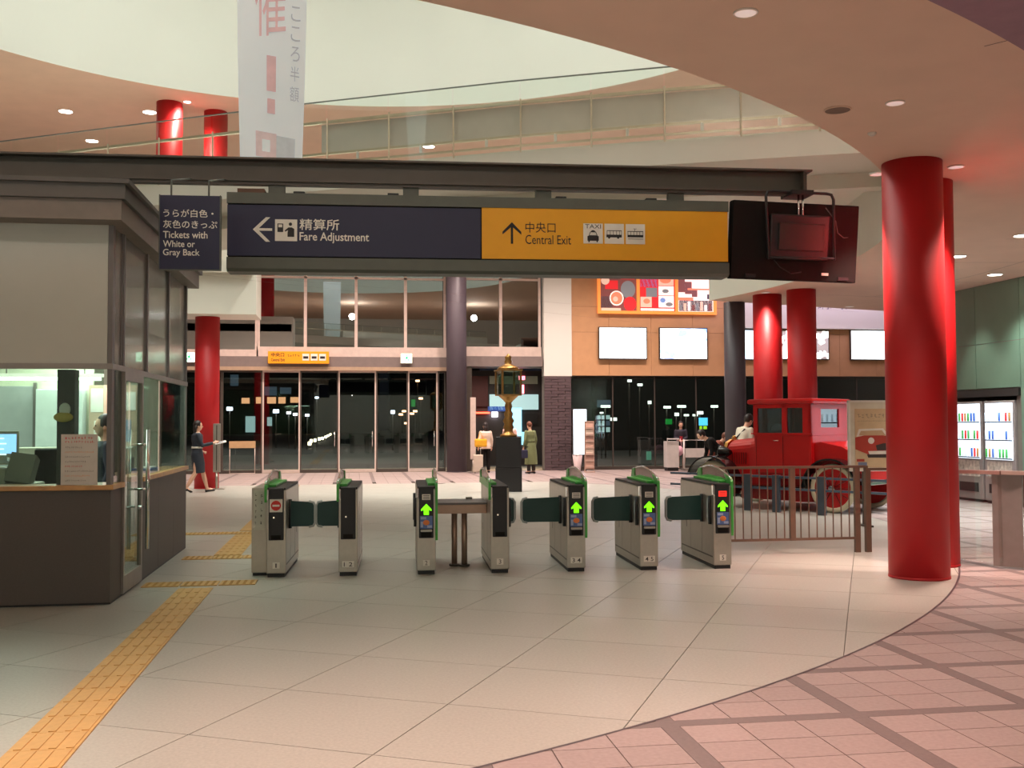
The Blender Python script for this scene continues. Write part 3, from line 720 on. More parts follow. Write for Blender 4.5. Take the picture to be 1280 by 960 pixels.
# upper panels
for a, b, in ((-9, -6.2), (-6.2, -4.2), (-4.2, -2.17)):
    K(a+.003, b-.003, KY+.0, KY+.05, 2.15, 3.40, 'upper_panel', M_panel)
K(KX-.04, KX+.0, KY+.0, KY+.10, 1.065, 3.45, 'corner_post', MP)
for a, b in ((KY+.1, KY+.5), (KY+.5, 11.4), (11.4, 12.7), (12.7, KY2-.07)):
    K(KX-.03, KX-.02, a+.02, b-.02, 2.15, 3.45, 'upper_side_glass', M_sidegl)
    K(KX-.05, KX-.0, b-.03, b+.03, 2.15, 3.45, 'mullion', MP)
# back wall, interior
K(WX, -3.05, 13.0, 13.06, .02, 3.4, 'back_wall', mat('office_wall', (206, 208, 186), .7))
K(WX, KX-.08, KY2-.05, KY2, .02, 1.0, 'rear_panel', M_dkgrey)
K(WX, KX-.1, KY2-.03, KY2-.02, 1.0, 3.4, 'rear_glass', M_glass)
K(-9, -2.3, KY+.3, KY2-.1, 2.62, 2.66, 'false_ceiling', mat('office_ceiling', (150, 148, 140), .8))
# roof
rf = MB(); rz0, rz1 = 3.45, 3.73
rf.box(WX-KX, .16, -.30, KY2-KY+.2, rz0+.13, rz1).box(WX-KX, .20, -.34, KY2-KY+.24, rz1-.02, rz1+.02)
rf.build('roof', mat('roof_metal', (92, 88, 84), .5, .2, amp=.03), ki)
K(WX, KX+.12, KY-.26, KY2+.16, 3.40, 3.58, 'roof_soffit', mat('roof_under', (124, 114, 106), .6))
area('office_fill', (-2.9, 12.7, 2.58), 1.2, 45, (.9, 1, .88), (0, 0, 0), 1.0)  # extra area light added to lift the dim side of the office
# glass door in the side
dk = K(KX-.03, KX+.02, 10.22, 10.27, .02, 2.10, 'door', MR)
def DK(*a): return a
MB().box(-.03, .02, 11.04-KY, 11.10-KY, .02, 2.10).box(-.03, .02, 10.27-KY, 11.04-KY, 2.02, 2.10).box(-.03, .02, 10.27-KY, 11.04-KY, .02, .18).build('door_frame', MR, dk)
MB().box(-.01, .0, 10.27-KY, 11.04-KY, .18, 2.02).build('door_glass', M_glass, dk)
MB().tube([(.09, 10.98-KY, .35), (.09, 10.98-KY, 1.55)], .02).build('pull_handle', M_chrome, dk)
MB().tube([(.0, 10.98-KY, .95), (.09, 10.98-KY, .95)], .012).tube([(.0, 10.98-KY, 1.4), (.09, 10.98-KY, 1.4)], .012).build('handle_bracket', M_chrome, dk)
MB().tube([(.015, 10.9-KY, .78), (.06, 10.9-KY, .78), (.06, 10.72-KY, .78)], .012).build('lever', M_chrome, dk)
# interior lights: fluorescent tubes
for i, (x0, x1) in enumerate(((-5.4, -4.2), (-4.1, -2.85))):
    t = thing('fluorescent_light', ('fluorescent strip light inside the office, left one', 'fluorescent strip light inside the office, behind the dark post')[i], 'light', (x0, 12.6, 2.13), 0)
    B(0, x1-x0, -.06, .06, .02, .06).build('housing', M_signw, t); MB().tube([(.02, 0, 0), (x1-x0-.02, 0, 0)], .018, 8).build('tube', glow('fluoro', (225, 245, 220), 9), t)
    MB().tube([(.2, 0, .06), (.2, 0, .5)], .008, 6).build('hanger', MP, t); MB().tube([(x1-x0-.2, 0, .06), (x1-x0-.2, 0, .5)], .008, 6).build('hanger', MP, t)
area('office_fill', (-4.6, 11.6, 2.58), 3.6, 75, (.9, 1, .84), (0, 0, 0), 1.6)
wb = thing('wall_board', 'pale grey partition board on the back wall inside the office', 'board', (-4.15, 12.96, .9))
B(-.50, .44, 0, .04, 0, 1.16, bev=.01).build('board', mat('grey_board', (166, 168, 170), .6), wb); B(-.53, -.50, -.01, .04, 0, 1.2).box(.44, .47, -.01, .04, 0, 1.2).build('edge', MP, wb)
lk = thing('wall_locker', 'white cupboard behind the dark post inside the office', 'cupboard', (-3.38, 12.8, .02)); B(-.26, .26, 0, .2, 0, 2.0, bev=.01).build('body', mat('locker', (214, 222, 222), .5), lk); B(-.01, .01, -.02, 0, .9, 1.1).build('handle', M_chrome, lk)
pb = thing('notice_board', 'pinned paper notices board inside the office behind the staff member', 'notice board', (-2.75, 12.9, 1.35)); B(-.32, .24, 0, .03, 0, .72).build('board', mat('cork', (196, 170, 150), .8), pb)
for k, (x, z, a, h, m) in enumerate(((-.3, .4, .14, .28, M_paper), (-.12, .36, .16, .3, mat('pink_paper', (226, 150, 140), .7)), (.08, .42, .13, .22, M_paper), (-.26, .06, .16, .24, M_paper), (-.04, .05, .2, .26, mat('blue_paper', (140, 160, 190), .7)))):
    B(x, x+a, -.004, 0, z, z+h).build('paper', m, pb)
# desk inside
dz = .74
dsk = thing('office_desk', 'office desk behind the left counter window', 'desk', (-4.2, 10.55, .02)); B(-3.5, 1.35, -.3, .22, dz-.04, dz, bev=.005).build('desk_top', mat('desk_top', (176, 160, 140), .5), dsk)
for x in (-3.4, -1, 1.25): B(x, x+.05, -.25, .18, 0, dz-.04).build('leg', MP, dsk)
def crt(label, x, y, z, rz, s=1):
    t = thing('monitor', label, 'monitor', (x, y, z), rz); m = mat('beige_plastic', (196, 192, 176), .5)
    B(-.19*s, .19*s, -.02, .05, .06, .42*s, bev=.012).build('bezel', m, t); B(-.16*s, .16*s, -.024, -.02, .10, .38*s).build('screen', glow('pc_screen', (150, 200, 255), 1.6), t)
    MB().add([(-.16*s, .05, .09), (.16*s, .05, .09), (.16*s, .05, .39*s), (-.16*s, .05, .39*s), (-.1*s, .32, .14), (.1*s, .32, .14), (.1*s, .32, .33*s), (-.1*s, .32, .33*s)], [(0, 1, 5, 4), (1, 2, 6, 5), (2, 3, 7, 6), (3, 0, 4, 7), (4, 5, 6, 7)]).build('housing', m, t)
    MB().lathe([(.12, 0), (.11, .02), (.04, .03), (.04, .08)], 16).build('foot', m, t)
    for k in range(5): B(-.13*s, .02*s+.02*(k % 2), -.026, -.024, .32*s-k*.05, .335*s-k*.05).build('screen_line', glow('pc_line', (230, 240, 255), 1.8), t)
    return t
crt('beige monitor with a blue screen at the far left window', PY(3, 560, 10.4).x, 10.40, 1.235, .25, .74)
cs = thing('ticket_terminal', 'beige ticket terminal with sloped face under the monitor', 'terminal', (PY(0, 590, 10.45).x, 10.45, dz+.02)); B(-.25, .11, -.2, .25, 0, .44, bev=.02).build('case', MATS['beige_plastic'], cs); B(-.2, .06, -.215, -.2, .3, .36).build('slot', M_black, cs)
pn = thing('ticket_printer', 'beige ticket printer with a tilted panel beside the monitor', 'printer', (PY(31, 590, 10.42).x, 10.42, dz+.02)); B(-.13, .13, -.15, .2, 0, .30, bev=.02).build('case', MATS['beige_plastic'], pn); B(-.11, .11, -.16, .0, .28, .56, rot=(-.35, .15, 0)).build('panel', mat('printer_grey', (150, 148, 140), .5), pn); B(-.03, .03, -.17, -.14, .1, .14).build('button', M_signw, pn)
dr_ = thing('drawer_cabinet', 'small beige paper drawer cabinet inside the office', 'cabinet', (PY(42, 590, 11.7).x, 11.7, .02)); B(-.22, .2, 0, .4, 0, 1.34, bev=.01).build('case', MATS['beige_plastic'], dr_)
for k in range(10): B(-.19, .17, -.012, 0, .06+k*.125, .165+k*.125).build('drawer', mat('drawer_face', (206, 204, 190), .5), dr_); B(-.05, .03, -.02, -.012, .13+k*.125, .14+k*.125).build('slot', M_black, dr_)
ch = thing('office_chair', 'black office chair back seen through the counter window', 'chair', (PY(71, 580, 11.25).x, 11.25, .02))
B(-.2, .2, -.04, .04, .62, 1.34, bev=.02, rot=(.12, 0, 0)).build('backrest', M_blackm, ch); B(-.22, .22, -.46, -.04, .44, .52, bev=.02).build('seat', M_blackm, ch)
MB().cyl(0, -.25, .08, .44, .03).build('column', M_black, ch)
for k in range(5):
    a = 2*PI*k/5; MB().tube([(0, -.25, .1), (.26*math.cos(a), -.25+.26*math.sin(a), .05)], .02, 6).build('leg', M_black, ch)
nt_ = thing('counter_notice', 'white notice sheet with red headline standing on the counter', 'notice', (-2.395, KY-.012, 1.068)); B(-.155, .155, -.012, .0, 0, .45, bev=.003).build('sheet', mat('notice_paper', (206, 198, 188), .6), nt_)
rin = mat('red_ink', (206, 52, 48), .6); gin = mat('grey_ink', (130, 118, 108), .6); ori = mat('orange_ink', (226, 150, 100), .6)
marks(nt_, -.12, .405, .25, .026, rin, -.012, 1, .9); marks(nt_, -.12, .372, .25, .022, rin, -.012, 2, .9)
for k in range(8):
    marks(nt_, -.12, .325-k*.042, .15+.10*((k*3) % 4)/3, .018, (gin, ori, gin, gin, rin, gin, ori, gin)[k], -.012, 20+k)
cp = thing('hanging_pouch', 'small yellow and cream cap hanging on the dark window post', 'cap', (-2.56, KY+.09, 1.62)); MB().ball((.01, 0, .12), (.05, .03, .06)).build('crown', M_paper, cp); MB().ball((-.0, -.01, .05), (.085, .035, .045)).build('brim', mat('cap_yellow', (206, 178, 96), .7), cp)
bb = thing('paper_tray', 'blue paper tray on the side counter inside the office', 'tray', (KX-.16, 12.2, 1.067)); B(-.11, .11, -.2, .2, 0, .05, bev=.01).build('tray', mat('tray_blue', (34, 90, 180), .5), bb); B(-.09, .09, -.17, .17, .05, .06).build('paper', M_paper, bb)
mc = thing('ticket_scanner', 'pale boxy ticket machine inside the side window', 'machine', (KX-.62, 12.6, .02)); B(-.22, .22, -.25, .25, 0, 1.32, bev=.02).build('case', mat('pale_case', (190, 196, 186), .5), mc); B(.222, .235, -.15, .1, 1.0, 1.2).build('panel', M_black, mc); B(-.1, .1, -.27, -.25, 1.05, 1.25).build('display', M_dark, mc)

# ================================================================ BEAM, SIGNS, SCREEN (row frame: x along the gate row)
PH = -.048
def row(s, d=0): return Vector((s+d*.048, 11.31-.048*s+d, 0))
bm_ = thing('overhead_beam', 'long dark steel I-beam spanning above the ticket gates', 'beam', row(0), PH)
MB().box(-16, 5.12, -.13, .13, 4.415, 4.435).build('top_flange', M_beam, bm_); MB().box(-16, 5.10, -.012, .012, 4.20, 4.415).build('web', M_beam, bm_); MB().box(-16, 5.12, -.13, .13, 4.18, 4.20).build('bottom_flange', M_beam, bm_)
MB().box(-16, 5.0, -.10, -.0, 4.15, 4.18).build('cable_tray', M_beam, bm_)
MB().box(5.02, 5.03, -.12, .12, 4.2, 4.415).build('stiffener', M_beam, bm_)
sg_ = thing('overhead_sign', 'long hanging sign, navy fare adjustment half and yellow central exit half', 'sign', row(0, -.02), PH)
SX0, SX1, SM = -1.30, 4.13, 1.385
MB().box(SX0, SX1, -.16, .16, 3.93, 4.045).prism([(-.16, 3.24), (-.16, 3.36), (.16, 3.36), (.16, 3.24), (.12, 3.21), (-.12, 3.21)], SX0, SX1, 'x').build('housing', M_signfr, sg_)
B(SX0+.01, SX1-.01, -.13, .13, 3.36, 3.93).build('core', M_blackm, sg_)
B(SX0+.005, SM-.006, -.15, -.13, 3.375, 3.915).build('navy_face', M_navy, sg_)
B(SM+.006, SX1-.01, -.15, -.13, 3.375, 3.93).build('yellow_face', M_yellow, sg_)
for s_ in (-.8, .63, 2.08, 3.57): B(s_-.085, s_+.085, -.05, .05, 4.045, 4.182).build('hanger', M_signfr, sg_)
for s_ in (-.56, .44, 2.27, 3.28): B(s_-.06, s_+.06, -.08, .06, 4.045, 4.085, bev=.008).build('spot_box', M_black, sg_)
B(-1.2, -.92, -.1, .1, 4.045, 4.10).build('junction_box', mat('rust_box', (96, 66, 48), .6), sg_)
Y0 = -.152
# arrow left (SX coordinates)
def poly_y(mb, pts, y, t=.003): mb.prism(pts, y-t, y)
ar = MB(); ar.box(-1.0, -.86, Y0-.003, Y0, 3.642, 3.668); poly_y(ar, [(-1.06, 3.655), (-.925, 3.785), (-.88, 3.785), (-1.0, 3.665), (-1.0, 3.645), (-.88, 3.525), (-.925, 3.525)], Y0); ar.v = [(x+.03, y, z) for x, y, z in ar.v]
ar.build('arrow', M_signw, sg_)
pg_ = B(-.80, -.57, Y0-.003, Y0, 3.535, 3.765).build('fare_pictogram', M_signw, sg_)
m = MB(); m.box(-.775, -.715, Y0-.006, Y0-.003, 3.63, 3.72); m.build('pictogram_mark', M_ink, pg_)
m = MB(); m.box(-.765, -.725, Y0-.008, Y0-.006, 3.66+.02, 3.71); m.build('pictogram_mark', M_signw, pg_)
m = MB(); poly_y(m, [(-.67, 3.58), (-.60, 3.58), (-.60, 3.665), (-.625, 3.68), (-.66, 3.68), (-.70, 3.645), (-.695, 3.635), (-.665, 3.65), (-.67, 3.62)], Y0-.003); m.build('pictogram_mark', M_ink, pg_)
m = MB(); m.ball((-.64, Y0-.004, 3.715), (.018, .003, .018)); m.build('pictogram_mark', M_ink, pg_)
text('精算所', -.545, 3.655, .415, .12, M_signw, sg_, y=Y0, bold=.008); text('Fare Adjustment', -.545, 3.515, .73, .118, M_signw, sg_, y=Y0, bold=.012)
ar = MB(); ar.box(1.705, 1.73, Y0-.003, Y0, 3.54, 3.74); poly_y(ar, [(1.7175, 3.775), (1.82, 3.67), (1.82, 3.64), (1.7275, 3.72), (1.7075, 3.72), (1.615, 3.64), (1.615, 3.67)], Y0); ar.build('arrow', M_ink, sg_)
text('中央口', 1.865, 3.665, .33, .115, M_ink, sg_, y=Y0, bold=.0); text('Central Exit', 1.865, 3.54, .50, .10, M_ink, sg_, y=Y0, bold=.0)
for k in range(3):
    x = 2.50+.235*k; pg_ = B(x, x+.215, Y0-.003, Y0, 3.555, 3.775).build('transport_pictogram', M_signw, sg_); y = Y0-.003
    m = MB()
    if k == 0:
        text('TAXI', x+.02, 3.72, .175, .045, M_ink, pg_, y=y)
        poly_y(m, [(x+.045, 3.585), (x+.17, 3.585), (x+.17, 3.635), (x+.15, 3.645), (x+.065, 3.645), (x+.045, 3.635)], y)
        m.box(x+.055, x+.07, y-.003, y, 3.57, 3.585); m.box(x+.145, x+.16, y-.003, y, 3.57, 3.585)
        poly_y(m, [(x+.06, 3.645), (x+.075, 3.685), (x+.14, 3.685), (x+.155, 3.645), (x+.148, 3.645), (x+.135, 3.678), (x+.08, 3.678), (x+.067, 3.645)], y); poly_y(m, [(x+.08, 3.685), (x+.135, 3.685), (x+.12, 3.70), (x+.095, 3.70)], y)
    elif k == 1:
        m.box(x+.02, x+.19, y-.003, y, 3.625, 3.655); m.box(x+.025, x+.19, y-.003, y, 3.695, 3.702)
        for q in (.025, .06, .095, .13, .165, .185): m.box(x+q, x+q+.004, y-.003, y, 3.655, 3.695)
        for q in (.05, .15): m.ball((x+q, y-.002, 3.622), (.012, .002, .012))
    else:
        m.box(x+.02, x+.195, y-.003, y, 3.63, 3.655); m.box(x+.02, x+.195, y-.003, y, 3.69, 3.697); m.box(x+.025, x+.195, y-.003, y, 3.608, 3.612)
        for q in (.022, .055, .088, .121, .154, .19): m.box(x+q, x+q+.004, y-.003, y, 3.655, 3.69)
        m.box(x+.10, x+.104, y-.003, y, 3.697, 3.72); m.box(x+.085, x+.12, y-.003, y, 3.72, 3.724)
    m.build('pictogram_mark', M_ink, pg_)
# small hanging navy sign
ss = thing('hanging_sign', 'small square navy hanging sign about white or gray back tickets', 'sign', (-1.705*.908, 10.35, 1.6*(1-.908)), PH); ss.scale = (.908, .908, .908)
B(-.315, .315, -.03, .03, 3.245, 4.035, bev=.004).build('board', M_navy, ss)
MB().box(-.32, -.31, -.035, .035, 3.24, 4.04).box(.31, .32, -.035, .035, 3.24, 4.04).box(-.31, .31, -.035, .035, 3.238, 3.245).build('edge_trim', M_signfr, ss)
for x in (-.2, .19): MB().tube([(x, 0, 4.03), (x, 0, 4.20), (x, 1.06, 4.465)], .01, 8).build('hanger_rod', M_signfr, ss)
text('うらが白色・', -.275, 3.80, .52, .085, M_signw, ss, y=-.031, bold=.008); text('灰色のきっぷ', -.275, 3.68, .56, .088, M_signw, ss, y=-.031, bold=.008)
text('Tickets with', -.275, 3.575, .46, .075, M_signw, ss, y=-.031, bold=.012); text('White or', -.275, 3.48, .33, .07, M_signw, ss, y=-.031, bold=.012); text('Gray Back', -.275, 3.37, .38, .09, M_signw, ss, y=-.031, bold=.012)
# hanging display seen from behind
tv = thing('hanging_display', 'black flat display hanging from the beam end, seen from behind', 'display', row(4.95, -.06), PH+.05)
tb_ = B(-.77, .72, -.05, .06, 3.19, 4.06, bev=.012, rot=(.10, .02, 0), piv=(0, 0, 3.9)).build('back_shell', M_blackm, tv)
B(-.77, .72, .06, .075, 3.2, 4.05, rot=(.10, .02, 0), piv=(0, 0, 3.9)).build('front_screen', M_black, tv)
B(-.36, .34, -.14, -.05, 3.42, 3.92, bev=.02, rot=(.10, .02, 0), piv=(0, 0, 3.9)).build('rear_housing', M_black, tv)
B(-.27, .27, -.17, -.13, 3.52, 3.82, bev=.01, rot=(.10, .02, 0), piv=(0, 0, 3.9)).build('mount_plate', mat('plate_dark', (38, 34, 32), .5), tv)
MB().tube([(-.40, -.15, 3.40), (-.42, -.14, 4.10), (-.39, -.12, 4.155), (-.33, -.12, 4.165), (.30, -.12, 4.155), (.36, -.12, 4.145), (.38, -.13, 4.09), (.37, -.15, 3.40)], .017, 8).build('mount_tube', M_black, tv)
MB().tube([(-.4, -.15, 3.42), (.37, -.15, 3.42)], .014, 8).build('mount_tube', M_black, tv)
B(-.13, .13, -.17, .13, 4.13, 4.18).build('mount_bracket', M_black, tv); MB().tube([(-.03, -.12, 4.14), (-.03, -.12, 3.85)], .012, 8).tube([(.02, -.12, 4.14), (.02, -.12, 3.85)], .012, 8).build('mount_arm', M_chrome, tv)
B(.30, .38, -.065, -.055, 3.26, 3.29, rot=(.10, .02, 0), piv=(0, 0, 3.9)).build('white_label', M_signw, tv)
MB().tube([(.3, -.1, 4.0), (.42, -.1, 3.85), (.44, -.1, 3.72), (.52, -.08, 3.67), (.58, -.06, 3.68)], .006, 6).build('cable', MP, tv)
MB().tube([(-.32, -.1, 3.40), (-.25, -.1, 3.32), (-.12, -.1, 3.25), (.0, -.1, 3.27)], .006, 6).build('cable', M_black, tv)
for x in (-.6, .5): B(x, x+.12, -.07, -.05, 3.21, 3.25, rot=(.10, .02, 0), piv=(0, 0, 3.9)).build('vent_clip', M_black, tv)

# banner
bn = thing('hanging_banner', 'tall pale blue hanging banner with pink and grey print', 'banner', (-1.06, 14.0, 0))
def tw(z): return math.radians(2+34*max(0, min(1, (9-z)/4.2)))
def bq(u, z, y=0):
    a = tw(z); w_ = .46; return (u*w_*math.cos(a)-y*math.sin(a)*0, u*w_*math.sin(a)-y, z)
def banner_patch(mb, u0, u1, z0, z1, y=0, n=14, thick=None):
    vs = []; 
    for k in range(n+1):
        z = z0+(z1-z0)*k/n
        for j in range(7): vs.append(bq(u0+(u1-u0)*j/6, z, y))
    mb.add(vs, [(7*k+j, 7*k+j+1, 7*k+7+j+1, 7*k+7+j) for k in range(n) for j in range(6)], True)
m = MB(); banner_patch(m, -1, 1, 4.95, 9.2, 0, 40); banner_patch(m, -1, 1, 4.95, 9.2, -.01, 40); bno = m.build('cloth', mat('banner_cloth', (240, 247, 252), .8, amp=.02, scale=2, emit=.10), bn)  # faint emission on the cloth stands for light shining through it
MB().tube([bq(-1.05, 9.2), bq(1.05, 9.2)], .02, 8).build('top_rod', M_alu, bn); MB().tube([bq(-1, 4.95), bq(1, 4.95)], .012, 8).build('bottom_rod', M_alu, bn)
MB().tube([(0, 0, 9.2), (0, 0, 14.6)], .006, 6).build('cord', MP, bn)
def btext(body, u0, z0, wu, h, m_, sheer=0):
    o = text(body, 0, 0, 1, 1, m_, bn)
    for v in o.data.vertices:
        u = u0+v.co.x*wu; z = z0+v.co.z*h+sheer*v.co.x; v.co = bq(u, z, .006)
    return o
pinkp = mat('banner_pink', (242, 204, 208), .8, emit=.06); greyp = mat('banner_grey', (204, 208, 214), .8, emit=.06)  # banner prints get the same faint emission for light through the cloth
btext('催', -.5, 6.72, .9, .9, pinkp, .1); 
m = MB(); banner_patch(m, -.16, .12, 6.02, 6.5, .006, 6); m.build('printed_mark', pinkp, bn); m = MB(); banner_patch(m, -.14, .1, 5.72, 5.92, .006, 4); m.build('printed_mark', pinkp, bn)
for i, c_ in enumerate('こころ半額'): btext(c_, .55, 7.02-.27*i, .28, .2, greyp)
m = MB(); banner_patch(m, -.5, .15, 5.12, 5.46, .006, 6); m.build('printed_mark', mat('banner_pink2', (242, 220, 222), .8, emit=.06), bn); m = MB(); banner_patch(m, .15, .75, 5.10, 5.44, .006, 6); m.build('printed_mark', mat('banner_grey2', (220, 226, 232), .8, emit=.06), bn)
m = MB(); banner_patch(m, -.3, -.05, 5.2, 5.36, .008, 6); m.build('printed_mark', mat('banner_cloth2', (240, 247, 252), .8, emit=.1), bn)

# ================================================================ TICKET GATES
GL = 1.36
gm_screen = glow('gate_arrow', (110, 235, 10), 1.6)
def gate(label, s, num, mode, guard, flaps, w_=.20):
    t = thing('ticket_gate', label, 'ticket gate', row(s, -.16), PH, 'ticket gates in the row')
    h = w_/2
    B(-h, h, 0, GL, .04, .905, bev=.008).build('body', M_steel, t)
    B(-h+.012, h-.012, .012, GL-.012, 0, .04).build('plinth', M_black, t)
    B(-h+.006, h-.006, .02, GL-.01, .905, .93, bev=.006).build('top_cover', M_black, t)
    B(-h+.022, h-.022, -.016, .03, .385, .93, bev=.010).build('front_panel', M_black, t)
    for sx in (-1, 1):
        B(sx*h-.006 if sx > 0 else -h-.002, sx*h+.002 if sx > 0 else -h+.006, .05, GL-.05, .12, .135).build('side_trim', M_steel_d, t)
        for yy_ in (.45, .92): B(sx*h-.001, sx*h+.001, yy_-.002, yy_+.002, .14, .75).build('side_seam', M_steel_d, t)
        B(sx*h-.0015, sx*h+.0015, 1.08, 1.10, .36, .44).build('side_lock', M_steel_d, t)
    B(-h-.004, -h+.02, -.008, .05, .80, .915, bev=.006).build('corner_cap', M_chrome, t)
    # number plate
    pl = thing('number_plate', None, None) if False else B(-.036 if len(num) < 2 else -.062, .036 if len(num) < 2 else .062, -.004, 0, .09, .155, bev=.002).build('number_plate', M_signw, t)
    text(num, (-.006 if num == '1' else -.013) if len(num) < 2 else -.045, .10, (.013 if num == '1' else .026) if len(num) < 2 else .09, .045, M_ink, pl, y=-.005, bold=.004)
    if mode == 'arrow' or mode == 'arrow_red':
        m = MB(); poly_y(m, [(0, .748), (.055, .69), (.055, .672), (.027, .685), (.027, .632), (-.027, .632), (-.027, .685), (-.055, .672), (-.055, .69)], -.016, .006); m.build('green_arrow', gm_screen, t)
        pic = B(-.066, .066, -.022, -.015, .485, .62).build('picture_label', mat('label_blue', (86, 112, 168), .4), t)
        m = MB(); m.ball((.0, -.022, .55), (.035, .003, .028)); m.build('label_mark', mat('label_orange', (226, 126, 60), .5), pic)
        m = MB(); m.box(-.06, .0, -.025, -.022, .585, .61); m.box(.01, .06, -.025, -.022, .495, .52); m.box(-.06, -.035, -.025, -.022, .50, .56); m.build('label_mark', mat('label_pale', (160, 176, 206), .5), pic)
        B(-.06, .06, -.05, -.014, .455, .478, bev=.004).build('ticket_ledge', M_steel, t)
        B(-.055, .055, -.022, -.014, .395, .445).build('card_slot', M_blackm, t)
        B(-.045, .045, -.02, -.015, .79, .85).build('info_label', M_signw if mode == 'arrow' else glow('red_display', (220, 40, 30), 1.5), t)
        for k in range(3): B(-.035, .035, -.0225, -.02, .80+k*.016, .806+k*.016).build('label_line', M_ink, t)
    else:
        B(-.03+.0, -.016, -.02, -.015, .615, .63).build('indicator_lamp', glow('indicator', (240, 220, 190), 1), t)
        B(-.05, .05, -.022, -.014, .395, .44).build('card_slot', M_blackm, t)
        if mode == 'noentry':
            sg2 = B(-.066, .066, -.022, -.015, .68, .815).build('no_entry_sign', M_signw, t)
            MB().tube([(0, -.022, .748), (0, -.026, .748)], .052, 24).build('sign_disc', mat('noentry_red', (206, 36, 30), .4), sg2); B(-.036, .036, -.029, -.025, .738, .758).build('sign_bar', M_signw, sg2)
    # guard arch on one side
    if guard:
        sx = guard; x0, x1 = (h-.004, h+.022) if sx > 0 else (-h-.022, -h+.004)
        lz = .36 if sx > 0 else .78
        low = [(.0, lz), (-.014, lz+.04), (-.014, .955), (.03, .995), (.14, .96), (.40, .985), (.85, .99), (1.16, .965), (1.30, .965), (1.33, .90), (.08, .90), (.03, .84), (.03, lz)]
        MB().prism(low, x0, x1, 'x').build('guard_base', M_gtrim, t)
        B(min(sx*.02, sx*(h-.002)), max(sx*.02, sx*(h-.002)), .16, 1.2, .93, .958, bev=.008).build('green_cover', M_gtrim, t)
        top = [(.08+1.18*k/12, .985+(.02+.04*k/12)+.065*math.sin(PI*k/12)) for k in range(13)]
        MB().prism([(.14, .96)]+[(y_, z_-.006) for y_, z_ in top[1:-1]]+[(1.16, .965), (.85, .99), (.40, .985)], x0+.008, x1-.008, 'x').build('guard_panel', mat('guard_smoke', (120, 84, 66), .2, trans=.8), t)
        MB().prism([(.03, .99), (.14, .96), (.24, top[1][1]), (.08, top[0][1])], x0, x1, 'x').build('guard_post', M_gtrim, t)
        MB().prism([(1.12, .965), (1.30, .965), (top[-1][0], top[-1][1]), (1.14, top[-2][1])], x0, x1, 'x').build('guard_post', M_gtrim, t)
        MB().tube([((x0+x1)/2, .0, .97)]+[((x0+x1)/2, y_, z_) for y_, z_ in top]+[((x0+x1)/2, 1.31, .96)], .010, 8).build('guard_rail', M_chrome, t)
    # flaps
    for (sx, y, ln, ang) in flaps:
        fx = sx*h
        pr_ = [(0, .50), (ln-.05, .50), (ln-.015, .51), (ln, .54), (ln, .72), (ln-.015, .75), (ln-.05, .76), (0, .775)]
        m = MB().prism([(p_[0], p_[1]) for p_ in pr_], -.018, .018, 'y'); c_, s_ = math.cos(ang), math.sin(ang)
        m.v = [(fx+sx*(a*c_), y+b+a*s_, c) for a, b, c in m.v]; f_ = m.build('flap', M_tdg, t)
        e = MB().tube([(ln-.06, 0, .5), (ln-.015, 0, .508), (ln, 0, .54), (ln, 0, .72), (ln-.015, 0, .752), (ln-.06, 0, .762)], .021, 6); e.v = [(fx+sx*(a*c_), y+b+a*s_, c) for a, b, c in e.v]; e.build('flap_edge', mat('flap_edge', (170, 176, 176), .4), f_)
        MB().cyl(fx+sx*.008, y, .48, .79, .022, 12).build('flap_hinge', M_black, t)
    return t
gate('leftmost ticket gate with a red no entry sign, number 1', -.775, '1', 'noentry', -1, [(1, .30, .27, 0)])
gate('second ticket gate from the left with plain black face, number 1 2', -.03, '1 2', 'plain', -1, [(-1, .30, .25, 0)])
gate('third ticket gate from the left, green arrow, beside the small table', .79, '2', 'arrow', 1, [(-1, .30, .06, 1.2), (-1, 1.1, .06, 1.2)])
gate('ticket gate right of the small table with plain black face', 1.575, '3', 'plain', -1, [(1, .42, .10, 0), (1, .12, .05, 1.2)])
gate('fifth ticket gate from the left, green arrow, number 3 4', 2.40, '3 4', 'arrow', 1, [(-1, .42, .44, 0), (-1, .1, .05, 1.2)])
gate('sixth ticket gate from the left, green arrow, number 4 5', 3.20, '4 5', 'arrow', 1, [(-1, .42, .44, 0), (-1, .1, .05, 1.2)])
gate('rightmost ticket gate with green arrow and small red display', 4.02, '5', 'arrow_red', 1, [(-1, .42, .42, 0), (-1, .1, .05, 1.2)])
# cabinet beside gate 1 with vertical lettering
gc = thing('gate_side_cabinet', 'slim steel cabinet with vertical notice beside the leftmost gate', 'cabinet', row(-.965, -.02), PH)
B(-.082, .078, 0, 1.1, .03, .925, bev=.006).build('body', M_steel, gc); B(-.07, .07, .02, 1.08, 0, .03).build('plinth', M_black, gc)
B(-.06, .06, -.004, 0, .48, .90).build('notice_plate', mat('notice_plate', (190, 190, 178), .5), gc)
for i in range(5): marks(gc, .01, .82-.07*i, .04, .045, M_ink, -.004, 40+i, .6)
for i in range(6): marks(gc, -.05, .84-.06*i, .03, .035, M_ink, -.004, 50+i, .6)
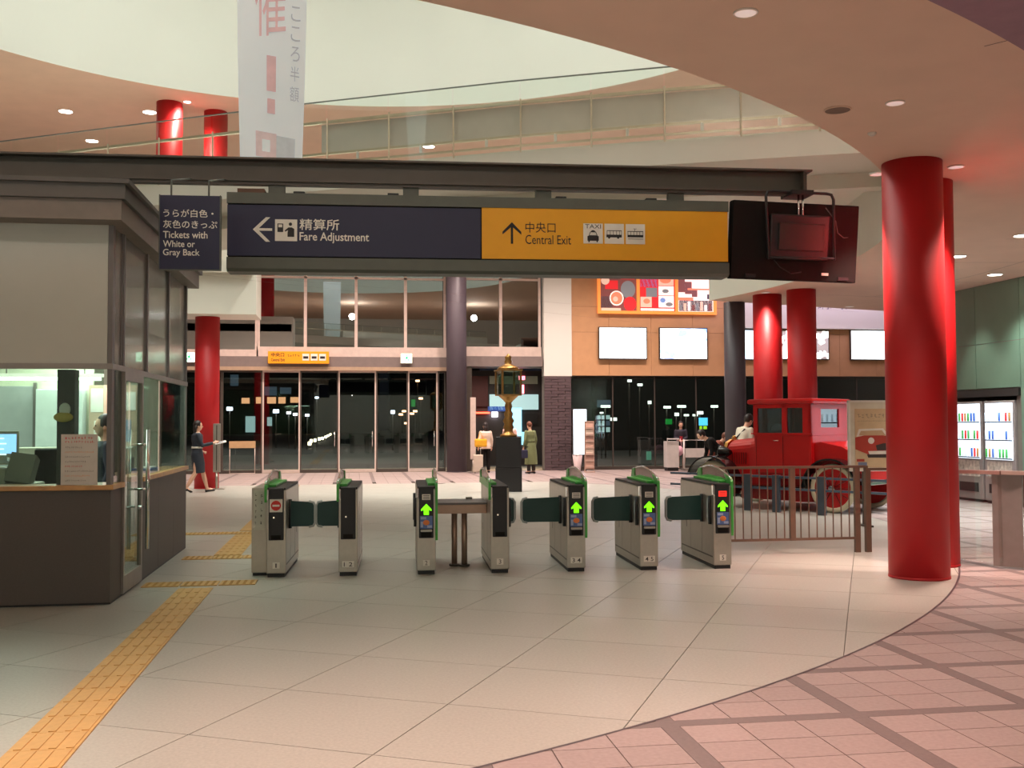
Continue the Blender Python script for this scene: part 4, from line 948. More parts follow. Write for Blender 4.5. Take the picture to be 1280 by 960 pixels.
# small table between gates
tbl = thing('luggage_table', 'small steel table on two posts between the ticket gates', 'table', row(1.19, .45), PH)
B(-.28, .28, -.16, .42, .60, .70, bev=.006).build('frame', mat('bronze_steel', (176, 146, 128), .4, .5), tbl); B(-.29, .29, -.17, .43, .70, .722, bev=.004).build('table_top', mat('table_top', (112, 108, 108), .4), tbl)
for x, y in ((-.07, .05), (.04, .0)): MB().cyl(x, y, .02, .60, .032, 20).build('leg', mat('bronze_steel2', (196, 166, 146), .35, .6), tbl); MB().cyl(x, y, 0, .02, .06, 20).build('foot_plate', M_steel_d, tbl)
bx = thing('small_box', 'tiny white box lying on the small steel table', 'box', row(1.30, .75)+Vector((0, 0, .722))); B(-.035, .035, -.03, .03, 0, .03, bev=.003).build('carton', M_signw, bx); B(-.035, .035, -.031, -.03, .008, .02).build('label', M_ink, bx)

# ================================================================ BROWN RAILING right of the gates
rl = thing('railing', 'brown metal railing with thin balusters between last gate and red column', 'railing', (4.33, 12.05, 0))
M_rb = mat('brown_rail', (116, 92, 78), .4, .4)
B(0, 1.93, -.022, .022, 1.035, 1.065, bev=.004).build('top_rail', M_rb, rl); B(0, 1.80, -.012, .012, .16, .19).build('bottom_rail', M_rb, rl)
for x in (.96, 1.80): B(x-.02, x+.045, -.025, .025, 0 if x > 1 else .16, 1.035).build('post', M_rb, rl)
B(1.92, 1.95, -.03, .03, 0, 1.06).build('end_post', M_rb, rl)
for k in range(17):
    x = .03+k*.105
    if abs(x-.98) > .05: B(x-.006, x+.006, -.006, .006, .19, 1.035).build('baluster', M_rb, rl)
rl2 = thing('railing', 'short railing running past behind the nearest big red column', 'railing', (6.28, 12.05, 0)); 
B(0, .9, -.02, .02, 1.0, 1.03).build('top_rail', M_rb, rl2); B(.86, .90, -.02, .02, 0, 1.0).build('post', M_rb, rl2); B(.0, .04, -.02, .02, 0, 1.0).build('post', M_rb, rl2)
# right glass barrier
rb = thing('glass_barrier', 'steel and glass barrier with wide handrail at the right edge', 'barrier', (6.64, 10.85, 0))
def seg(a, b): return a, b
pts_ = [(0.0, 0.0), (.40, -.62), (.78, -1.45), (1.2, -2.4)]
pts_ = [(0.02, .05), (.36, -.42), (.62, -.62), (1.4, -1.1)]
m = MB()
for (a, b) in zip(pts_, pts_[1:]):
    a = Vector(a); b = Vector(b); d = (b-a).normalized(); n_ = Vector((-d.y, d.x))*.045
    m.add([(p.x, p.y, z) for z in (1.02, 1.06) for p in (a-n_, b-n_, b+n_, a+n_)], [(0, 3, 2, 1), (4, 5, 6, 7), (0, 1, 5, 4), (1, 2, 6, 5), (2, 3, 7, 6), (3, 0, 4, 7)])
m.build('handrail', mat('pink_steel', (190, 160, 150), .3, .6), rb)
def wallseg(a, b, z0, z1, th, nm, m_):
    a = Vector(a); b = Vector(b); d = (b-a).normalized(); n_ = Vector((-d.y, d.x))*th/2
    return MB().add([(p.x, p.y, z) for z in (z0, z1) for p in (a-n_, b-n_, b+n_, a+n_)], [(0, 3, 2, 1), (4, 5, 6, 7), (0, 1, 5, 4), (1, 2, 6, 5), (2, 3, 7, 6), (3, 0, 4, 7)]).build(nm, m_, rb)
wallseg(pts_[0], pts_[1], .06, 1.0, .01, 'glass_panel', M_gglass); wallseg((.05, .02), (.02, .05), 0, 1.02, .05, 'post', M_steel)
wallseg((.30, -.34), (.52, -.545), .02, 1.02, .03, 'steel_panel', mat('steel_panel', (142, 132, 128), .35, .5)); wallseg((.53, -.55), (.62, -.62), 0, 1.02, .08, 'post', mat('brown_post', (84, 58, 54), .4, .3))
wallseg(pts_[2], pts_[3], .06, 1.0, .01, 'glass_panel', M_gglass); wallseg((1.36, -1.08), (1.4, -1.1), 0, 1.02, .05, 'post', M_steel)

# ================================================================ ANTIQUE CAR
car = thing('antique_car', 'antique red car with cream tyres parked behind the brown railing', 'car', (8.97, 17.73, 0), math.atan2(.806, -.591))
M_cr = mat('car_red', (190, 14, 18), .32, coat=.12, amp=.02); M_cb = mat('car_black', (18, 16, 18), .2, coat=.5); M_tyre = mat('cream_tyre', (206, 196, 168), .7); M_brass = mat('brass', (196, 150, 84), .25, .9)
HW = .70
def arc(cx, cz, r, a0, a1, n): return [(cx+r*math.cos(math.radians(a0+(a1-a0)*k/n)), cz+r*math.sin(math.radians(a0+(a1-a0)*k/n))) for k in range(n+1)]
lo = MB(); lo.prism([(.43, .62), (1.62, .62), (1.62, 1.38), (.43, 1.38)], -HW, HW, 'y'); 
cab = MB().box(.43, 1.62, -HW, HW, .60, 1.40, bev=.05)
cab.build('cab_body', M_cr, car)
pil = MB()
for y0, y1 in ((-HW, -HW+.05), (HW-.05, HW)):
    pil.box(.43, .60, y0, y1, 1.36, 1.95).box(.92, 1.02, y0, y1, 1.36, 1.95).box(1.54, 1.62, y0, y1, 1.36, 1.95).box(.6, 1.54, y0, y1, 1.86, 1.95)
pil.box(.43, .48, -HW, -.34, 1.36, 1.95).box(.43, .48, .34, HW, 1.36, 1.95).box(.43, .48, -.34, .34, 1.36, 1.50).box(.43, .48, -.34, .34, 1.84, 1.95).box(1.57, 1.62, -HW, HW, 1.86, 1.95)
pil.build('window_pillars', M_cr, car)
B(.38, 1.74, -HW-.04, HW+.04, 1.93, 2.03, bev=.045).build('roof', M_cr, car)
g_ = glass('car_glass', (180, 190, 188), 1, .05)
for y in (HW-.03, -HW+.03):
    B(1.02, 1.54, y-.003, y+.003, 1.38, 1.86).build('side_window', g_, car); B(.60, .92, y-.003, y+.003, 1.38, 1.86).build('side_window', g_, car)
B(.45, .456, -.34, .34, 1.5, 1.84).build('rear_window', g_, car); B(1.59, 1.596, -HW+.05, HW-.05, 1.38, 1.86).build('windscreen', g_, car)
for (x0, x1) in ((1.00, 1.56),): MB().box(x0, x0+.008, HW, HW+.004, .66, 1.34).box(x1, x1+.008, HW, HW+.004, .66, 1.34).box(x0, x1, HW, HW+.004, .655, .663).build('door_seam', mat('seam_dark', (90, 8, 10), .6), car)
MB().tube([(1.08, HW, 1.26), (1.08, HW+.04, 1.26), (1.18, HW+.04, 1.26)], .010, 6).build('door_handle', M_chrome, car)
B(.40, 1.66, HW-.0, HW+.02, 1.375, 1.40, bev=.004).build('belt_moulding', M_cr, car)
# hood: rounded loft
hm = MB(); prof = []
def hsec(x, hw, zt, zb=.60):
    pts = [(-hw, zb), (-hw, zt-.20)]+[(hw*math.cos(math.radians(180-18*k)), zt-.20+.20*math.sin(math.radians(18*k))) for k in range(1, 10)]+[(hw, zt-.20), (hw, zb)]
    return [(x, y, z) for y, z in pts]
secs = [hsec(1.60, .58, 1.36), hsec(1.72, .46, 1.34), hsec(1.9, .40, 1.31), hsec(2.42, .33, 1.26), hsec(2.47, .30, 1.22)]
n = len(secs[0]); vs = [v for q in secs for v in q]
hm.add(vs, [(i*n+j, i*n+(j+1) % n, (i+1)*n+(j+1) % n, (i+1)*n+j) for i in range(len(secs)-1) for j in range(n)]+[tuple(range(n)), tuple((len(secs)-1)*n+j for j in range(n))], False)
hm.build('bonnet', M_cr, car)
for k in range(7): B(1.98+.055*k, 1.99+.055*k, .37-.02*k*.3, .40-.008*k, .80, 1.02).build('bonnet_louvre', MATS['seam_dark'], car)
rd = MB(); rd.prism([(-.32, .58), (-.32, 1.06), (-.26, 1.20), (-.1, 1.27), (.1, 1.27), (.26, 1.20), (.32, 1.06), (.32, .58)], 2.47, 2.54, 'x'); rd.build('radiator', M_brass, car); B(2.54, 2.55, -.26, .26, .64, 1.10).build('radiator_core', M_black, car)
MB().lathe([(.04, 0), (.05, .03), (.02, .07)], 12, (2.5, 0, 1.27)).build('radiator_cap', M_brass, car)
for y in (-.42, .42):
    h_ = MB().tube([(2.30, y, 1.02), (2.40, y, 1.02), (2.52, y, 1.02), (2.54, y, 1.02)], [.04, .10, .12, .12], 16).build('headlamp', M_cb, car); MB().tube([(2.54, y, 1.02), (2.55, y, 1.02)], .11, 16).build('headlamp_lens', M_chrome, h_)
B(-.5, 2.5, -.40, .40, .48, .60).build('chassis', M_cb, car)
B(.45, 2.0, .56, .98, .40, .44, bev=.008).build('running_board', M_cb, car); B(.45, 2.0, -.98, -.56, .40, .44, bev=.008).build('running_board', M_cb, car)
B(.48, 1.98, .54, .57, .16, .56).build('valance', M_cr, car); B(.48, 1.98, -.57, -.54, .16, .56).build('valance', M_cr, car)
dk_ = MB(); dk_.prism([(.45, .60), (.45, 1.22), (.30, 1.24), (-.1, 1.16), (-.45, .98), (-.60, .74), (-.60, .58)], -.60, .60, 'y'); dk_.build('rear_deck', M_cr, car)
B(-.64, -.60, -.62, .62, .50, .56, bev=.01).build('rear_bumper', M_chrome, car)
for y in (-.5, .5): MB().tube([(-.62, y, .78), (-.66, y, .78)], .045, 12).build('tail_lamp', mat('tail_red', (200, 30, 20), .3), car)
def fender(cx, y0, y1, a0, a1, tail=None):
    P = arc(cx, .43, .53, a0, a1, 16); Q = arc(cx, .43, .50, a0, a1, 16)
    m = MB().prism(P+list(reversed(Q)), y0, y1, 'y')
    return m.build('fender', M_cb, car)
for s_ in (1, -1):
    ya, yb = sorted((s_*.56, s_*.90)); fender(0, ya, yb, 5, 165); fender(2.5, ya, yb, 20, 200)
    MB().prism([(.45, .42), (.55, .42), (.52, .52), (.47, .60)], ya, yb, 'y').build('fender_tail', M_cb, car); MB().prism([(2.02, .40), (1.9, .42), (2.0, .50), (2.06, .62)], ya, yb, 'y').build('fender_tail', M_cb, car)
    for cx in (0, 2.5):
        y = s_*.74
        wh = MB().tube([(cx+.385*math.cos(2*PI*k/32), y, .43+.385*math.sin(2*PI*k/32)) for k in range(33)], .048, 10, cap=False).build('tyre', M_tyre, car)
        MB().tube([(cx, y-.02, .43), (cx, y+.02, .43)], .345, 32).build('wheel_disc', M_cr, wh)
        sp_ = MB()
        for k in range(12):
            a = 2*PI*k/12; sp_.tube([(cx+.07*math.cos(a), y+s_*.03, .43+.07*math.sin(a)), (cx+.33*math.cos(a), y+s_*.022, .43+.33*math.sin(a))], .014, 6)
        tag(sp_.build('spoke', mat('car_red_dark', (140, 10, 14), .3), wh), kind='stuff')
        MB().tube([(cx, y, .43), (cx, y+s_*.09, .43)], [.07, .045], 16).build('hub_cap', M_chrome, wh)
stw = MB().tube([(1.36+.06*math.cos(a)*.5, .30+.19*math.cos(a), 1.42+.17*math.sin(a)) for a in [2*PI*k/20 for k in range(21)]], .012, 6, cap=False).tube([(1.36, .30, 1.42), (1.58, .3, 1.2)], .012, 6).tube([(1.36, .12, 1.42), (1.36, .48, 1.42)], .009, 6); stw.build('steering_wheel', M_black, car)
for x, z0, z1 in ((.62, .9, 1.34),): B(x, x+.14, -.58, .58, z0, z1, bev=.03).build('seat_back', M_blackm, car)
# guard rail round the car
gr_ = thing('car_guard_rail', 'blue grey low guard rail with wide posts in front of the car', 'railing', (7.40, 17.70, 0), math.atan2(-.806, .591))
M_bg = mat('blue_grey_rail', (92, 108, 128), .35, .4)
for z in (.42, .63): B(-2.2, 2.6, -.02, .02, z-.02, z+.02, bev=.005).build('rail', M_bg, gr_)
for x in (-1.5, -.48, .10, .98, 2.3): B(x-.07, x+.07, -.035, .035, 0, .66, bev=.006).build('post', mat('post_slate', (66, 78, 90), .45), gr_)
# poster stand
ps = thing('poster_stand', 'cream framed poster of a red car standing before the antique car', 'poster stand', (7.98, 15.0, 0), -.10)
B(-.42, .62, -.02, .02, .86, 1.91, bev=.006).build('board', mat('cream_board', (214, 206, 186), .5), ps)
B(-.34, .56, -.025, -.02, .90, 1.80).build('print_area', mat('poster_tanpaper', (204, 178, 140), .6), ps)
MB().box(-.44, -.41, -.03, .03, .85, 1.92).box(.61, .64, -.03, .03, .85, 1.92).box(-.44, .64, -.03, .03, 1.90, 1.93).box(-.44, .64, -.03, .03, .84, .87).build('frame', M_signw, ps)
for x in (-.2, .3): B(x-.03, x+.03, -.02, .02, .03, .86).build('leg', M_steel_d, ps)
for x in (-.2, .3): B(x-.05, x+.05, -.22, .22, 0, .03).build('foot', M_steel_d, ps)
marks(ps, -.30, 1.66, .80, .07, mat('poster_grey_ink', (150, 134, 112), .6), -.025, 70); marks(ps, -.30, 1.60, .66, .025, MATS['poster_grey_ink'], -.025, 71)
yc = -.026; rc = mat('print_red', (176, 60, 44), .6); wc = mat('print_white', (222, 216, 204), .6); dc = mat('print_dark', (60, 48, 44), .6)
def pp(pts, m_, k): m = MB(); poly_y(m, pts, yc-.001*k, .001); m.build('printed_shape', m_, ps)
pp([(-.34, 1.36), (-.20, 1.39), (.05, 1.40), (.40, 1.33), (.56, 1.28), (.56, 1.12), (.2, 1.10), (-.14, 1.10), (-.34, 1.18)], rc, 1)
pp([(-.32, 1.37), (-.28, 1.49), (.10, 1.50), (.20, 1.38), (.05, 1.40), (-.2, 1.39)], wc, 1); pp([(-.28, 1.39), (-.25, 1.46), (.08, 1.47), (.14, 1.39)], mat('print_tan', (190, 160, 124), .6), 2)
pp([(-.02, 1.24), (.10, 1.27), (.50, 1.27), (.56, 1.24), (.56, 1.17), (.0, 1.16)], dc, 2); pp([(-.14, 1.15), (.56, 1.16), (.56, 1.11), (-.12, 1.10)], wc, 2); pp([(-.16, 1.10), (.5, 1.11), (.45, 1.05), (-.14, 1.05)], dc, 1)
for x in (-.05, .48): pp([(x-.04+.05*math.cos(a)*1, 1.31+.05*math.sin(a)) for a in [2*PI*k/12 for k in range(12)]], wc, 3)
pp([(-.32, .99), (-.2, .99), (-.2, 1.03), (-.32, 1.03)], rc, 1); pp([(-.3, .92), (-.16, .92), (-.16, .98), (-.3, .98)], mat('print_blue', (120, 130, 156), .6), 1)

# ================================================================ BRASS LANTERN ON PEDESTAL
pdx = thing('pedestal', 'black polished stone pedestal behind the gates', 'pedestal', (3.66, 24.35, 0), -.15); B(-.31, .31, -.31, .31, 0, .56, bev=.01).build('lower_block', mat('black_stone', (26, 22, 24), .25), pdx); B(-.30, .30, -.30, .30, .565, 1.28, bev=.01).build('upper_block', MATS['black_stone'], pdx)
ln = thing('bronze_lantern', 'tall ornate bronze lantern standing on the black pedestal', 'lantern', (3.66, 24.35, 1.28), .2)
M_bz = mat('bronze', (150, 112, 60), .35, .8, amp=.2, scale=6)
MB().lathe([(.20, 0), (.20, .05), (.13, .08), (.10, .16), (.13, .22), (.10, .30), (.14, .38), (.09, .46), (.11, .55), (.07, .62), (.09, .72), (.07, .80), (.12, .86), (.22, .95), (.25, .98)], 20).build('stem', M_bz, ln)
B(-.25, .25, -.25, .25, .97, 1.0, bev=.008).build('cage_base', M_bz, ln)
for x in (-.23, .23):
    for y in (-.23, .23): B(x-.02, x+.02, y-.02, y+.02, 1.0, 1.55).build('corner_bar', M_bz, ln)
for x in (-1, 1): B(x*.23-.003, x*.23+.003, -.21, .21, 1.0, 1.55).build('lantern_glass', M_glass, ln); B(-.21, .21, x*.23-.003, x*.23+.003, 1.0, 1.55).build('lantern_glass', M_glass, ln)
B(-.27, .27, -.27, .27, 1.55, 1.59, bev=.01).build('cage_top', M_bz, ln)
MB().lathe([(.27, 1.59), (.24, 1.64), (.14, 1.69), (.08, 1.72), (.10, 1.78), (.07, 1.83), (.09, 1.88), (.04, 1.93), (.01, 1.97)], 16).build('finial', M_bz, ln)

# ================================================================ STREET SIDE (outside the doors)
ext = struct('trim_12', B(-60, 90, 35.2, 260, -.30, -.02), mat('asphalt', (58, 56, 56), .6, amp=.1), label='dark asphalt forecourt outside the doors')
tag(B(-20, 22, 35.1, 38.2, -.06, -.005).build('trim_13', mat('apron', (176, 160, 132), .5)), kind='structure', label='beige paved apron outside the doors')
tag(B(-20, 22, 35.2, 37.6, 3.6, 3.9).build('trim_14', M_lintel), kind='structure')
area('street_fill', (0, 62, 11), 50, 7000, (1, .88, .74), (0, 0, 0), 30)  # one broad panel added to light the asphalt, standing for the street lamps
area('porch_lamp', (0, 36.6, 3.55), 10, 260, (1, .86, .70), (0, 0, 0), 1.0)
ORD = ['first', 'second', 'third', 'fourth', 'fifth', 'sixth', 'seventh', 'eighth', 'ninth', 'tenth', 'eleventh', 'twelfth', 'thirteenth']
def lightbox(name, label, cat, x, y, z0, w_, h_, m, grp=None, post=True):
    t = thing(name, label, cat, (x, y, -.02), 0, grp)
    B(-w_/2, w_/2, -.05, .05, z0, z0+h_).build('lamp_panel', m, t)
    if post: MB().cyl(0, .08, 0, z0+h_*.5, max(.03, w_*.08), 8).build('post', M_steel_d, t)
    return t
warm = glow('street_warm', (255, 190, 140), 14); cold = glow('street_cold', (235, 235, 255), 14); redl = glow('neon_red', (230, 30, 30), 3); grnl = glow('neon_green', (40, 170, 70), 1.2); cyn = glow('neon_cyan', (90, 200, 255), 3.5)
for k, (px_, py_) in enumerate(((387, 560), (389, 556), (394, 555), (399, 553), (403, 552), (407, 550), (410, 548), (413, 546))):
    p = PZ(px_, py_, .0); lightbox('bollard_light', 'low glowing bollard light on the forecourt, %s from the left of its row' % ORD[k], 'bollard', p.x, min(p.y, 160), .0+.2, .22, .24, glow('bollard_warm', (255, 226, 190), 16), 'row of bollard lights outside', True)
def plamp(px_, py_, Y, wpx, hpx, m, label, nm='street_lamp', cat='street lamp', grp=None):
    p = PY(px_, py_, Y); w_ = wpx*Y/1300; h_ = hpx*Y/1300
    return lightbox(nm, label, cat, p.x, Y, p.z-h_/2+.02, w_, h_, m, grp)
SL = 'distant street lamps seen through the glass doors'
for k, (x, y, w_, h_) in enumerate(((287, 511, 7, 4), (345, 514, 7, 4), (361, 516, 5, 3), (369, 518, 5, 3), (384, 519, 5, 2.5), (396, 497, 4, 2), (491, 515, 5, 4))):
    plamp(x, y, 75-2*k, w_, h_, cold, 'small bright white street lamp beyond the glass doors, %s from the left' % ORD[k], grp=SL)
SO = 'distant orange lamps on the right beyond the doors'
for k, (x, y) in enumerate(((501, 518), (505, 514), (508, 529), (515, 517), (519, 514), (522, 476), (526, 498), (537, 552), (541, 556))):
    plamp(x, y, 85+2*k, 5, 2.2, warm, 'small orange street lamp beyond the right glass doors, %s from the left' % ORD[k], grp=SO)
# shop row with lit signs
def building(label, x0, x1, Y, z1, items, base=(40, 38, 40)):
    t = thing('building', label, 'building', ((x0+x1)/2, Y, -.05)); B(-(x1-x0)/2, (x1-x0)/2, 0, 8, 0, z1).build('wall', mat('night_wall_%d' % base[0], base, .8), t)
    for (a, b, c, d, m) in items:
        p = PY(a, c, Y); q = PY(b, d, Y); B(p.x-(x0+x1)/2, q.x-(x0+x1)/2, -.1, 0, q.z, p.z).build('window', m, t)
    return t
wmt = glow('shop_warm', (255, 180, 130), 2.2); wdim = glow('window_dim', (110, 130, 150), .5); wpale = glow('window_pale', (190, 220, 220), 1.3)
building('dark building across the square with a row of warm lit shop fronts', -40, 4.5, 175, 18, [(302, 312, 497, 504, wmt), (320, 328, 496, 504, wmt), (334, 345, 496, 504, wmt), (348, 357, 496, 504, wmt), (363, 374, 496, 503, wmt), (326, 346, 483, 494, wdim), (350, 364, 484, 492, wdim), (288, 298, 468, 482, wdim), (307, 319, 520, 540, wpale), (334, 340, 521, 532, wpale)])
building('dark building with red and green neon strips beyond the doors', 6.5, 22, 180, 18, [(440, 461, 481, 484, redl), (440, 461, 491, 493, redl), (424, 438, 483, 487, grnl), (462, 467, 523, 530, wdim), (514, 519, 499, 508, grnl), (397, 410, 499, 501, cyn)], (34, 32, 34))
building('dark building beyond the shop glazing on the right', 13, 36, 60, 12, [(738, 763, 499, 508, wdim), (741, 747, 518, 523, wpale), (748, 755, 518, 523, wpale), (756, 762, 518, 523, wpale), (741, 747, 525, 531, wdim), (748, 755, 525, 531, wpale), (756, 762, 525, 531, wdim), (741, 747, 533, 539, wdim), (748, 755, 533, 539, wpale), (756, 762, 533, 539, wpale)], (36, 40, 38))
RS = 'white lamps beyond the shop glazing'
for k, (x, y, w_, h_) in enumerate(((752, 516, 4, 2), (757, 508, 12, 3), (767, 524, 8, 4), (787, 476, 5, 3), (800, 481, 6, 3), (812, 503, 4, 4), (834, 509, 9, 3), (846, 518, 5, 4), (852, 508, 11, 3), (858, 519, 6, 2.5), (869, 519, 6, 2.5), (875, 516, 8, 4), (893, 508, 9, 3))):
    plamp(x, y, 46+k*.7, w_, h_, glow('glaze_lamp', (240, 250, 235), 6), 'white lamp glowing beyond the dark shop glazing, %s from the left' % ORD[k], grp=RS)
plamp(879, 527, 44, 11, 10, cyn, 'cyan lit panel beyond the dark shop glazing', 'lit_sign', 'sign'); plamp(879, 534.5, 44.5, 9, 4, glow('lime', (190, 240, 40), 2), 'lime lit strip under the cyan panel', 'lit_sign', 'sign')
plamp(836, 527, 44, 8, 7, grnl, 'dim green lit panel beyond the dark shop glazing', 'lit_sign', 'sign'); plamp(811, 570, 44, 6, 12, glow('pale_green', (120, 190, 160), .8), 'pale green notice beyond the dark shop glazing', 'lit_sign', 'sign')
# side exit: lit passage beyond
pb_ = struct('wall_passage', MB().box(3.7, 8.2, 39.0, 39.2, 0, 3.6).box(3.6, 3.8, 35.2, 39.2, 0, 3.6).box(8.2, 8.4, 35.2, 39.2, 0, 3.6), mat('passage_dark', (58, 50, 46), .7))
def PB(x0, x1, y0, y1, nm, m):
    p = PY(x0, y0, 38.9); q = PY(x1, y1, 38.9); return B(p.x, q.x, 38.88, 38.95, q.z, p.z).build(nm, m, pb_)
PB(582, 610, 470, 508, 'maroon_panel', mat('maroon', (84, 34, 28), .6)); PB(612, 673, 493, 512, 'pale_fascia', glow('pale_fascia', (170, 205, 205), .75)); PB(612, 672, 470, 480, 'upper_fascia', mat('olive', (120, 116, 96), .6, emit=.2))
PB(590, 612, 515, 517, 'red_light_strip', glow('strip_red', (255, 90, 60), 4)); PB(615, 622, 515, 521, 'white_lamp', cold); PB(638, 652, 510, 545, 'lit_panel', glow('lit_panel_blue', (150, 220, 250), 1.8)); PB(648, 656, 470, 475, 'red_lamp', glow('pink_lamp', (255, 130, 150), 4)); PB(650, 655, 481, 492, 'red_lamp', MATS['pink_lamp']); PB(610, 633, 508, 514, 'blue_strip', mat('blue_strip', (50, 80, 150), .5, emit=.5)); PB(652, 662, 540, 556, 'display_case', glow('case_blue', (150, 215, 235), 1.2)); PB(655, 672, 517, 530, 'dark_cabinet', M_dark)
area('passage_lamp', (5.5, 37, 3.3), 3, 40, (1, .92, .86), (0, 0, 0), 1.5)

# ================================================================ SMALL FURNITURE BY THE FACADE
p = PZ(720, 588); ad = thing('lit_advert_box', 'tall white glowing advert light box beside the brick pier', 'light box', (7.55, 34.2, 0)); B(-.24, .24, -.08, .08, .52, 2.08, bev=.01).build('casing', M_steel_d, ad); B(-.22, .22, -.086, -.08, .55, 2.05).build('lit_face', glow('advert_face', (225, 242, 255), 3.2), ad); B(-.05, .05, -.05, .05, .04, .52).build('stand', M_steel_d, ad); B(-.2, .2, -.15, .15, 0, .04).build('base', M_steel_d, ad)
for k in range(6): marks(ad, -.19, 1.85-k*.2, .15, .14, glow('advert_ink', (90, 120, 190), .8) if k != 2 else redl, -.087, 60+k, .7)
rk = thing('leaflet_rack', 'tall narrow leaflet rack with pinkish leaflets beside the light box', 'rack', (7.62, 33.05, 0), -.1)
MB().box(-.16, -.14, -.02, .02, 0, 1.66).box(.14, .16, -.02, .02, 0, 1.66).box(-.16, .16, -.02, .02, 1.63, 1.66).box(-.14, .14, .0, .02, .1, 1.63).box(-.17, .17, -.15, .15, 0, .03).build('frame', mat('rack_frame', (196, 166, 152), .5), rk)
for k in range(7): B(-.12, .12, -.05, -.0, .16+.21*k, .33+.21*k, rot=(-.12, 0, 0)).build('leaflet', (mat('leaf_a', (206, 168, 152), .6), mat('leaf_b', (170, 130, 118), .6), mat('leaf_c', (226, 206, 190), .6))[k % 3], rk); B(-.14, .14, -.07, -.05, .14+.21*k, .20+.21*k).build('pocket', MATS['rack_frame'], rk)
us_ = thing('umbrella_stand', 'tapered pale umbrella bag stand below the light box', 'stand', (7.30, 33.4, 0)); MB().tube([(0, 0, 0), (0, 0, .05), (0, 0, .55)], [.11, .10, .17], 8).build('bin', mat('pale_bin', (206, 186, 186), .5), us_); MB().tube([(.16*math.cos(a), .16*math.sin(a), .56) for a in [2*PI*k/16 for k in range(17)]], .012, 6, cap=False).build('rim', M_steel, us_)
ip = thing('pillar_post', 'silver vertical slab post standing in front of the left red column', 'post', (-3.30, 26.55, 0)); B(-.085, .085, -.04, .04, .42, 1.62, bev=.01).build('slab', M_steel, ip); MB().cyl(0, 0, .02, .42, .03, 12).build('stem', M_steel, ip); B(-.2, .2, -.14, .14, 0, .02).build('base', M_steel, ip); B(-.012, .012, -.045, -.04, .46, 1.58).build('groove', M_steel_d, ip)
ip = thing('pillar_post', 'pale vertical slab post right of the grey column by the doors', 'post', (3.92, 33.9, 0)); B(-.09, .09, -.04, .04, .42, 2.45, bev=.01).build('slab', M_alu, ip); MB().cyl(0, 0, .02, .42, .03, 12).build('stem', M_steel, ip); B(-.18, .18, -.14, .14, 0, .02).build('base', M_steel, ip)
bs_ = thing('board_stand', 'beige notice board on thin legs behind the left glass doors', 'board', (-3.45, 34.2, 0)); B(-.42, .40, -.02, .02, .84, 1.06).build('board', mat('beige_board', (190, 158, 116), .6), bs_); MB().tube([(-.40, 0, .03), (-.40, 0, .84)], .012, 6).tube([(.38, 0, .03), (.38, 0, .84)], .012, 6).tube([(-.4, 0, .03), (.38, 0, .03)], .012, 6).build('frame', M_alu, bs_)
# white counters/benches by the woman with the pink bag
wc1 = thing('white_cart', 'white luggage cart behind the antique car bonnet, left one', 'cart', (PY(839, 560, 33.4).x, 33.4, 0)); MB().box(-.20, .2, -.2, .2, .12, .98).build('body', mat('cart_white', (206, 200, 196), .5), wc1); MB().tube([(-.2, -.22, .98), (-.2, -.22, 1.06), (.2, -.22, 1.06), (.2, -.22, .98)], .02, 8).build('handle', MATS['cart_white'], wc1); B(-.18, .18, -.18, .18, 0, .12).build('base', M_black, wc1)
wc2 = thing('white_cart', 'white luggage cart with open frame behind the antique car bonnet, right one', 'cart', (PY(868, 560, 33.0).x, 33.0, 0)); MB().box(-.32, .34, -.02, .02, .45, .75).build('body', MATS['cart_white'], wc2); MB().tube([(-.36, 0, .1), (-.36, 0, 1.02), (.36, 0, 1.02), (.38, 0, .1)], .035, 8).build('frame', MATS['cart_white'], wc2); B(-.4, .42, -.25, .25, .04, .10).build('base', M_steel, wc2)

